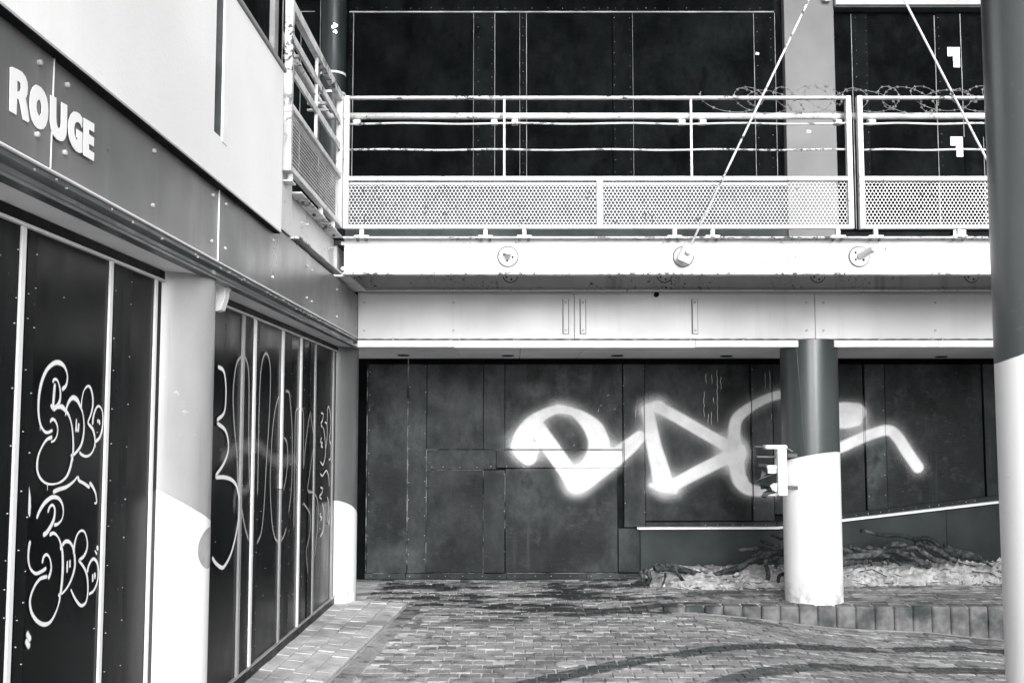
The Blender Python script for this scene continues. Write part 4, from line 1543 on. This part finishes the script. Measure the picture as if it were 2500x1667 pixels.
bx('upright', 'white_rail', sr, XW - .034, XW - .012, ym - .008, ym + .008, zr_p1, zst - .03, .002)
for yy in (ynr + .12, 7.3, BB - .3):
    f = bx('foot', 'white_rail', sr, XW - .04, XW - .012, yy - .017, yy + .017, ZB1 + .012, zr_b, .002)
    bx('foot_plate', 'white_rail', f, XW - .07, XW - .004, yy - .058, yy + .058, ZB1 + .0005, ZB1 + .012, .002)
MB().tube([(XW - .15, yc + .03, zat(283, BB + .09) + .02), (XW - .15, 7, zat(283, BB + .09)), (XW - .15, BB + .1, zat(283, BB + .09)), (r0 + .02, BB + .1, zat(283, BB + .09))], .0265, 16).build('handrail', 'white_rail', sr, smooth=True)
MB().tube([(XW - .15, yc + .03, zat(283, BB + .09) - .4), (XW - .15, 7, zat(283, BB + .09) - .4), (XW - .15, BB + .05, zat(283, BB + .09) - .4)], .0265, 16).build('lower_handrail', 'white_rail', sr, smooth=True)
for yy in (ynr + .4, 7.55):
    bx('cross_bar', 'white_edge', sr, XW - .19, XW - .03, yy, yy + .03, zat(300, BB) - .02, zat(300, BB), .002)
    bx('cross_bar', 'white_edge', sr, XW - .19, XW - .03, yy, yy + .03, zat(300, BB) - .07, zat(300, BB) - .055, .002)

# ---------------- razor wire
rw = thing('razor_wire', 'coil of rusty razor wire along the top of the railing', 'razor wire', (xb(2050), BB + .1, zr_top))
m = MB()
mb = MB()
x_s, x_e = xb(1765, 240), xb(2600, 240)
zc = zat(243, BB + .12)
pts = []
turns = 9.5
NW = 420
for k in range(NW + 1):
    t = k / NW
    a = t * turns * 2 * math.pi + 2.6
    rr_ = .118 * (1 + .12 * math.sin(t * 23) + .08 * math.sin(t * 61))
    pts.append(Vector((x_s + (x_e - x_s) * t + rr_ * 1.55 * math.cos(a), BB + .12 + rr_ * .55 * math.sin(a + .8), zc + rr_ * math.sin(a) + .015 * math.sin(t * 40))))
m.tube(pts, .0022, 5)
for k in range(2, NW, 4):
    p = pts[k]
    d = (pts[k + 1] - pts[k - 1]).normalized()
    s1 = d.cross(Vector((0, 1, 0))).normalized()
    for sg in (-1, 1):
        mb.tube([p - d * .009, p + s1 * sg * .008 + d * .004, p + d * .010], [.0035, .004, .002], 4)
pts2 = []
for k in range(NW + 1):
    t = k / NW
    a = -t * 7.3 * 2 * math.pi + 1.1
    rr_ = .10 * (1 + .25 * math.sin(t * 31 + 1) + .15 * math.sin(t * 74))
    pts2.append(Vector((x_s + .1 + (x_e - x_s - .1) * t + rr_ * 1.3 * math.cos(a), BB + .13 + rr_ * .6 * math.sin(a + .4), zc + .015 + rr_ * math.sin(a) + .02 * math.sin(t * 27))))
m.tube(pts2, .002, 5)
for k in range(3, NW, 4):
    p = pts2[k]
    d = (pts2[k + 1] - pts2[k - 1]).normalized()
    s1 = d.cross(Vector((0, 1, 0))).normalized()
    for sg in (-1, 1):
        mb.tube([p - d * .009, p + s1 * sg * .008 + d * .004, p + d * .010], [.0035, .004, .002], 4)
m.build('wire', 'wire', rw, smooth=True)
o = mb.build('barbs', 'wire', rw)
o['kind'] = 'stuff'

# ---------------- tie rods
apex = pY(2087, -233, BB - .01)
for label, foot in (('slanting white tie rod with pinned block, left of the pair', pY(1676, 620, BB - .02)),
                    ('slanting white tie rod, right of the pair, passing behind the column', pY(2528, 620, BB - .02))):
    t = thing('tie_rod', label, 'tie rod', foot, 'tie rods holding the balcony')
    d = (apex - foot).normalized()
    MB().tube([foot, foot + d * .9, apex], .009, 12).build('rod', 'white_edge', t, smooth=True)
    n_ = Vector((d.z, 0, -d.x)).normalized()
    pts = []
    for yy in (BB - .055, BB + .0):
        pass
    a, b = foot - d * .075, foot + d * .075
    q = []
    for base in (a, b):
        q.append([(base - n_ * .052 + Vector((0, o_, 0))) for o_ in (-.04, .035)] + [(base + n_ * .052 + Vector((0, o_, 0))) for o_ in (.035, -.04)])
    l0, l1 = q
    MB().hexa([l0[0], l0[3], l0[2], l0[1], l1[0], l1[3], l1[2], l1[1]]).build('clevis_block', 'pin_paint', t, bevel=.003)
    smooth_by_angle(MB().tube([foot + Vector((0, .09, -.004)), foot + Vector((.006, -.085, .012))], .0255, 20).build('pin', 'white', t, bevel=.003), 30)
hg = thing('roof_hanger', 'vertical white hanger rod above the tie rods', 'hanger', apex)
MB().tube([apex, (apex.x, apex.y, 8.05)], .02, 12).build('rod', 'white_edge', hg)
MB().tube([apex + Vector((0, -.04, 0)), apex + Vector((0, .04, 0))], .09, 24).build('gusset', 'white', hg, bevel=.003)

# ================================================================== UPPER BACK WALL
up = thing('upper_boarded_wall', 'black plywood hoarding behind the balcony railing', 'wall', (1.5, D, ZB1))
UX = lambda px: xat(px, D, 230)
bx('backing', 'black', up, -3.2, 7.5, D + .05, D + .35, ZB1 - .02, 8, 0)


def ub(name, mat, px0, px1, py0, py1, proud=0, th=.03):
    return MB().box(UX(px0), UX(px1), D - proud, D - proud + th, Z(py1), Z(py0)).build(name, mat, up, bevel=.002)


ub('head_panel', 'board_up', 640, 848, -420, 560, 0)
ub('head_panel', 'board_up', 849, 1220, -420, 27, .012)
ub('head_panel', 'board_up', 1221, 1893, -420, 27, .012)
ub('head_trim', 'ply_edge_up', 851, 1893, 29, 32.5, .016)
ub('side_trim', 'ply_edge_up', 694, 766, 28, 30, .006)
ub('side_trim', 'ply_edge_up', 732, 733.5, 30, 420, .006)
ub('side_trim', 'ply_edge_up', 779, 781, -300, 420, .006)
for a, b, mt, pr in ((849, 860, 'board_up', .010), (863, 1155, 'board_up', 0), (1157, 1207, 'board_strip2', .012), (1209, 1268, 'board_up', 0), (1270, 1284, 'board_strip2', .012),
                     (1287, 1495, 'board_up', 0), (1496, 1545, 'board_strip2', .012), (1546, 1841, 'board_up', 0), (1844, 1893, 'board_strip2', .012), (1895, 1907, 'board_up', .004),
                     (2037, 2080, 'board_up', .002), (2083, 2122, 'board_strip2', .010), (2123, 2284, 'board_up', 0), (2287, 2348, 'board_strip2', .010), (2350, 2402, 'board_up', 0), (2403, 2700, 'board_up', .004)):
    if mt == 'board_strip2' and mt not in MT:
        MT[mt] = board_mat('black_plywood_strip', .0022, .0045, .008, .6, .02, (1, 1, .4))
    ub('cover_strip' if mt == 'board_strip2' else 'panel', mt, a, b, 34, 560, pr)
for px, w, a, b in ((861.5, .8, 33, 560), (1156, .35, 33, 560), (1208, .6, 33, 560), (1269, .4, 33, 560), (1285.5, .6, 33, 560), (1545.5, .3, 33, 560), (1842.5, .6, 33, 560), (1894, .6, 33, 560),
                    (2081.5, .7, 36, 560), (2285.5, .8, 40, 560), (2349, .8, 36, 335), (2396, .6, 335, 560)):
    MB().box(UX(px - w), UX(px + w), D - .013, D, Z(b), Z(a)).build('sawn_edge', 'ply_edge_up', up)
sc = []
for px in (1168, 1201, 1277, 1501, 1539, 1850, 1884, 2092, 2117, 2294, 857):
    y = 45
    while y < 425:
        sc.append((UX(px + rnd.uniform(-1, 1)), D - .013, Z(y)))
        y += 27 * rnd.uniform(.7, 1.3)
px = 870
while px < 1890:
    sc.append((UX(px), D - .013, Z(22 + rnd.uniform(-2, 2))))
    px += rnd.uniform(18, 45)
screws(up, sc, (0, -1, 0), .0036, mat='lip_grey')
# white cut-outs round the hinges
for cy in (117, 335, 562):
    h_ = MB().box(UX(2315), UX(2345), D - .016, D, Z(cy + 22), Z(cy)).build('hinge_patch', 'fascia', up, bevel=.001)
    MB().box(UX(2329), UX(2345), D - .016, D, Z(cy + 49), Z(cy + 22.3)).build('hinge_patch', 'fascia', up, bevel=.001)
    MB().box(UX(2327), UX(2335), D - .028, D - .016, Z(cy + 35), Z(cy + 7)).build('hinge', 'fascia', h_, bevel=.002)
# white torn sticker bits
for px, py, s_ in ((1849, 131, 5), (1975, 321, 6)):
    Yq = D - .014 if px < 1900 else D - .088
    p = pY(px, py, Yq)
    MB().hexa([(p.x - s_ * .004, Yq, p.z - .012), (p.x + s_ * .003, Yq, p.z - .018), (p.x + s_ * .003, Yq + .002, p.z - .018), (p.x - s_ * .004, Yq + .002, p.z - .012),
               (p.x - s_ * .003, Yq, p.z + .016), (p.x + s_ * .004, Yq, p.z + .008), (p.x + s_ * .004, Yq + .002, p.z + .008), (p.x - s_ * .003, Yq + .002, p.z + .016)]).build('torn_label', 'trim_white', up)
# concrete upstand behind the perforated panels, pilaster, lintel
us = thing('concrete_upstand', 'grey concrete upstand behind the perforated panels', 'upstand', (1, D - .06, ZB1))
bx('wall_face', 'concrete_grey', us, UX(848), UX(1916), D - .06, D - .017, ZB1 - .01, Z(455), .004)
bx('cap_strip', 'trim_white', us, UX(848), UX(1916), D - .072, D - .017, Z(455) + .001, Z(450), .002)
pi = thing('pilaster', 'flat light grey pilaster behind the razor wire', 'pilaster', (UX(1977), D, ZB1))
bx('shaft', 'pilaster', pi, UX(1913), UX(2034), D - .085, D + .03, ZB1 - .011, 8, .004)
ln = thing('concrete_lintel', 'pale concrete lintel over the upper boards at the top right', 'lintel', (4, D, Z(27)))
MB().box(UX(2036), UX(2700), D - .14, D + .03, Z(24), Z(-260)).build('beam', 'concrete', ln, bevel=.004)
MB().box(UX(2036), UX(2700), D - .12, D + .03, Z(29), Z(24.3)).build('drip_edge', 'concrete_grey', ln, bevel=.002)
wl2 = thing('bulkhead_lamp', 'small white box lamp at the top edge beside the pilaster', 'lamp', (UX(2017), D - .09, Z(15)))
MB().box(UX(2006), UX(2025), D - .15, D - .086, Z(13), Z(-22)).build('housing', 'trim_white', wl2, bevel=.006)
MB().box(UX(2008), UX(2023), D - .146, D - .09, Z(16), Z(13.3)).build('lens', 'mull_grey', wl2, bevel=.003)
# upper round pipe column at left
pc = thing('upper_column', 'slim dark round column with peeling collars behind the corner railing', 'column', (UX(815), D - .35, ZB1))
cx_ = xat(814, D - .35, 100)
smooth_by_angle(MB().tube([(cx_, D - .35, ZB1 - .01), (cx_, D - .35, 8)], .134, 48).build('shaft', 'pipe_col', pc))
for py in (173, 221):
    z = zat(py, D - .5)
    smooth_by_angle(MB().tube([(cx_, D - .35, z - .012), (cx_, D - .35, z + .012)], .138, 48).build('collar', 'white_edge', pc))
m = MB()
for k in range(14):
    a = math.radians(-75 + rnd.uniform(-9, 9))
    z = zat(66 + rnd.uniform(-12, 14), D - .5)
    r_ = rnd.uniform(.008, .02)
    p = Vector((cx_ + .1345 * math.cos(a), D - .35 + .1345 * math.sin(a), z))
    m.tube([p + Vector((0, .003, 0)), p - Vector((0, .0015, 0))], r_, 7)
m.build('bare_patch', 'trim_white', pc)

# roof eave high above
rf = thing('roof_eave', 'concrete roof eave above the upper storey', 'roof', (2, 10, 8.05))
bx('slab', 'concrete', rf, -6, 7.5, 7.7, D + 4, 8.05, 8.3, .01)

# unseen wing on the right, added to darken reflections in the left boards
rg = thing('unseen_wing', 'unseen dark boarded wing added to darken reflections on the left', 'building', (6.6, 3, 0))
for k in range(9):
    bx('panel', 'board_low', rg, 6.5, 6.56, -7 + k * 2.0, -5.004 + k * 2.0, -.6, 2.9, .004)
bx('fascia', 'fascia_shaded', rg, 6.3, 6.5, -7, D, 2.9, 3.4, .004)
bx('roof_edge', 'coping', rg, 6.25, 7.2, -7, D, 3.402, 3.5, .004)

# ================================================================== BROKEN LIGHT BOX ON THE KERB COLUMN
FY = 9.30
bl = thing('broken_light_box', 'smashed white light box strapped to the kerb column', 'light box', pY(1910, 1210, FY))
q = lambda zx, zy: (1820 + zx * .12755, 1060 + zy * .12755)


def fbox(name, mat, za, zb, zc_, zd, y0, y1, par=bl, bev=.003):
    a = pY(*q(za, zb), FY)
    b = pY(*q(zc_, zd), FY)
    return MB().box(a.x, b.x, y0, y1, b.z, a.z).build(name, mat, par, bevel=bev)


fbox('side_plate', 'trim_white', 600, 285, 795, 1170, FY - .03, FY + .10, bev=.006)
fbox('top_plate', 'trim_white', 365, 205, 795, 283, FY - .03, FY + .10, bev=.012)
fbox('strap', 'steel_dark', 790, 365, 1115, 440, FY - .028, FY + .02)
fbox('strap', 'steel_dark', 800, 985, 1100, 1050, FY - .028, FY + .02)
fbox('ballast', 'trim_white', 415, 592, 598, 662, FY - .01, FY + .06)
fbox('ballast', 'fascia', 430, 664, 598, 750, FY + .0, FY + .06)
fbox('bracket_arm', 'concrete_grey', 262, 565, 440, 625, FY + .03, FY + .06)
fbox('bracket_arm', 'steel_dark', 205, 225, 370, 250, FY + .04, FY + .06)
fbox('bracket_arm', 'steel_dark', 235, 415, 600, 450, FY + .03, FY + .06)


def shard(name, mat, pts, y0, th):
    pl_ = [pY(*q(*p_), FY) for p_ in pts]
    pl_ = [Vector((p_.x, y0 + .02 * math.sin(i * 2.3), p_.z)) for i, p_ in enumerate(pl_)]
    MB().prism(pl_, [], (0, th, 0)).build(name, mat, bl)


shard('broken_casing', 'plastic_dark', [(410, 630), (440, 755), (600, 740), (600, 960), (520, 960), (470, 1000), (540, 1090), (600, 1110), (420, 1185), (400, 1215), (345, 1225), (320, 1195), (380, 1110), (430, 1070), (400, 1050), (315, 1055), (290, 960), (235, 935), (255, 880), (310, 820), (330, 690)], FY + .02, .02)
shard('broken_casing', 'trim_white', [(470, 985), (540, 935), (600, 930), (605, 1110), (555, 1085)], FY - .005, .015)
shard('broken_casing', 'trim_white', [(425, 1165), (480, 1150), (605, 1120), (605, 1175), (540, 1185), (500, 1165)], FY - .01, .015)
m = MB()
wp = [pY(*q(*p_), FY - .03) for p_ in ((795, 270), (840, 285), (880, 320), (910, 318))]
m.tube(spline(wp, 5), .0025, 5)
m.build('loose_wire', 'bolt', bl)

# ================================================================== ROOTS AND TWIGS
RQ = lambda zx, zy: (1990 + zx * .19558, 1220 + zy * .19558)
RL = lambda zx, zy: (1540 + zx * .19558, 1250 + zy * .19558)


def roots(label, fn, lines, Y0):
    t = thing('dry_roots', label, 'roots', pY(*fn(*lines[0][0][0]), Y0), 'dry roots on the rubble bank')
    for i, (pts, r, dy) in enumerate(lines):
        n = len(pts)
        p3 = []
        for k, p_ in enumerate(pts):
            p3.append(pY(*fn(*p_), Y0 + dy + .05 * math.sin(k * 1.3 + i * 2.1)))
        sp = spline(p3, 5)
        rs = r if isinstance(r, list) else [r, r]
        ra = [interp(k / (len(sp) - 1) * (len(rs) - 1), list(range(len(rs))), rs) * 1.65 * rnd.uniform(.82, 1.18) for k in range(len(sp))]
        sp = [v + Vector((0, rnd.uniform(-.003, .003), rnd.uniform(-.003, .003))) for v in sp]
        o = MB().tube(sp, ra, 8).build('root', 'root', t, smooth=True)
    return t


roots('tangle of thick dry roots on the bank right of the kerb column', RQ, [
    ([(580, 380), (680, 400), (780, 430), (880, 440), (1000, 435), (1100, 450), (1200, 475), (1260, 510)], [.011, .012, .014], .05),
    ([(1240, 490), (1340, 480), (1440, 490), (1520, 545), (1570, 600), (1640, 635), (1780, 660), (1900, 690), (2060, 740)], [.014, .016, .024, .026], .0),
    ([(2040, 735), (2120, 775), (2210, 830)], [.012, .006], .0),
    ([(1330, 530), (1270, 570), (1290, 610), (1360, 660), (1430, 710), (1500, 750), (1620, 765)], [.02, .018, .016], -.05),
    ([(1340, 560), (1440, 590), (1530, 620), (1600, 670), (1680, 715), (1780, 745)], [.015, .017, .014], -.02),
    ([(1400, 520), (1460, 545), (1520, 580)], [.011, .013], .02),
    ([(430, 575), (520, 610), (600, 640), (700, 655), (820, 650), (930, 635), (1050, 645), (1150, 685), (1260, 745), (1360, 790), (1420, 825)], [.01, .014, .017, .02, .02], -.02),
    ([(320, 745), (420, 710), (540, 700), (680, 690), (800, 685), (940, 705)], [.026, .018, .014], -.1),
    ([(320, 590), (390, 625), (480, 690)], [.012, .012], .0),
    ([(440, 640), (480, 615), (540, 620), (620, 650)], [.009, .011], .03),
    ([(620, 630), (660, 600), (740, 605), (820, 615), (900, 600)], [.012, .011], .03),
    ([(850, 630), (890, 575), (960, 540), (1060, 540), (1150, 565)], [.013, .008], .05),
    ([(860, 600), (930, 565), (1020, 565), (1120, 570)], [.008, .008], .04),
    ([(1080, 630), (1140, 600), (1220, 590), (1290, 600)], [.012, .012], .0),
    ([(1190, 660), (1240, 710), (1300, 790), (1310, 830)], [.01, .01], -.04),
    ([(1610, 560), (1680, 600), (1750, 645)], [.011, .010], .02),
    ([(1780, 650), (1920, 655), (2060, 695)], [.005, .004], -.04),
    ([(340, 800), (420, 780), (540, 770), (640, 760)], [.02, .014], -.12),
    ([(820, 700), (830, 740), (840, 790)], [.010, .008], -.06), ([(890, 720), (910, 770), (915, 805)], [.008, .007], -.06),
    ([(960, 720), (1010, 770), (1060, 810)], [.009, .007], -.06), ([(690, 760), (700, 790), (705, 810)], [.008, .007], -.1),
    ([(930, 700), (1060, 740), (1160, 785), (1260, 780)], [.005, .004], -.08),
], 10.45)
roots('long thin roots reaching out left of the kerb column', RL, [
    ([(755, 935), (850, 860), (960, 800), (1090, 760), (1250, 720), (1380, 670), (1500, 600), (1620, 560), (1740, 520), (1900, 505), (2020, 520)], [.012, .013, .016, .018, .02], -.1),
    ([(920, 855), (1040, 800), (1180, 760), (1330, 720), (1450, 640)], [.009, .014, .016], -.06),
    ([(1345, 480), (1450, 460), (1560, 450), (1680, 465), (1780, 495), (1900, 540)], [.009, .012, .013], .05),
    ([(1490, 580), (1560, 530), (1640, 495), (1740, 500)], [.010, .012], .0),
    ([(1620, 350), (1700, 385), (1800, 415), (1900, 455), (2010, 500)], [.009, .010, .012], .05),
    ([(1750, 268), (1830, 310), (1920, 350), (2020, 400)], [.011, .009], .08),
    ([(1280, 800), (1310, 830), (1340, 860)], [.007, .006], -.15),
], 10.40)
roots('hooked root standing in the rubble beside the kerb column', RL, [
    ([(1640, 920), (1690, 880), (1715, 800), (1705, 720), (1685, 650), (1690, 600), (1730, 595), (1790, 615), (1815, 650), (1805, 690)], [.013, .014, .014, .012], 0),
    ([(1690, 600), (1760, 610), (1835, 640), (1830, 590)], [.010, .008], .03),
    ([(1860, 920), (1840, 860), (1860, 790), (1920, 760)], [.012, .010], .03),
], 10.12)
roots('matted roots at the left end of the rubble bank', RL, [
    ([(300, 700), (380, 680), (480, 665), (560, 690), (650, 705), (760, 740), (880, 760), (960, 775)], [.016, .015, .014, .010], .0),
    ([(330, 720), (420, 710), (520, 720), (640, 740), (720, 760)], [.014, .010], -.03),
    ([(560, 735), (610, 800), (660, 860), (730, 935)], [.009, .010, .008], -.12),
    ([(430, 760), (425, 830), (400, 910)], [.006, .005], -.12),
    ([(470, 650), (540, 650), (590, 690)], [.006, .006], .0), ([(300, 670), (330, 640), (360, 660)], [.005, .004], .02),
    ([(180, 740), (220, 760), (240, 830), (210, 880)], [.018, .014, .010], -.05), ([(130, 740), (150, 800), (150, 870)], [.014, .012], -.03),
    ([(600, 720), (700, 735), (800, 780), (900, 790)], [.008, .007], -.05),
], 10.30)
for label, pts, Y0 in (('thin forked twig lying on the pale rubble', [(555, 895), (640, 880), (720, 870), (800, 910), (890, 955)], 10.34),
                       ('thin curved twig lying on the rubble beside the foreground column', [(1960, 890), (2080, 905), (2180, 910), (2250, 950), (2290, 1000)], 10.40)):
    t = thing('twig', label, 'twig', pY(*RQ(*pts[0]), Y0), 'twigs on the rubble bank')
    p3 = spline([pY(*RQ(*p_), Y0) for p_ in pts], 5)
    MB().tube(p3, [.006] * len(p3), 6).build('stem', 'root', t, smooth=True)
    MB().tube([p3[len(p3) // 2], p3[len(p3) // 2] + Vector((.03, -.01, -.035))], [.004, .002], 5).build('side_shoot', 'root', t)
p = pZ(1088, 1563, .035)
p.z = G(p.x, p.y) + .006
tw = thing('fallen_leaf', 'small dark curled leaf lying on the pavers', 'leaf', p)
m = MB()
for k in range(6):
    t = k / 5
    w = .012 * math.sin(math.pi * (.08 + .86 * t))
    m.v += [p + Vector((-.045 + .09 * t, -w, .012 * math.sin(t * 5))), p + Vector((-.045 + .09 * t, 0, .006 + .010 * math.sin(t * 5))), p + Vector((-.045 + .09 * t, w, .014 * math.sin(t * 5)))]
for k in range(5):
    for c in (0, 1):
        a = k * 3 + c
        m.f.append((a, a + 1, a + 4, a + 3))
m.build('blade', 'root', tw)
m = MB()
m.tube([p + Vector((.045, 0, -.008)), p + Vector((.062, .006, .002))], .0015, 5)
m.build('stalk', 'root', tw)

# small round cover in the paving
p = pZ(1384, 1620, .045)
zc_ = G(p.x, p.y)
mh = thing('drain_cover', 'small round pale cover set in the courtyard pavers', 'drain cover', (p.x, p.y, zc_))
smooth_by_angle(MB().tube([(p.x, p.y, zc_ - .04), (p.x, p.y, zc_ + .006)], .078, 32).build('rim', 'iron', mh, bevel=.004), 30)
smooth_by_angle(MB().tube([(p.x, p.y, zc_ - .03), (p.x, p.y, zc_ + .009)], .062, 32).build('lid', 'slab_joint', mh, bevel=.003), 30)
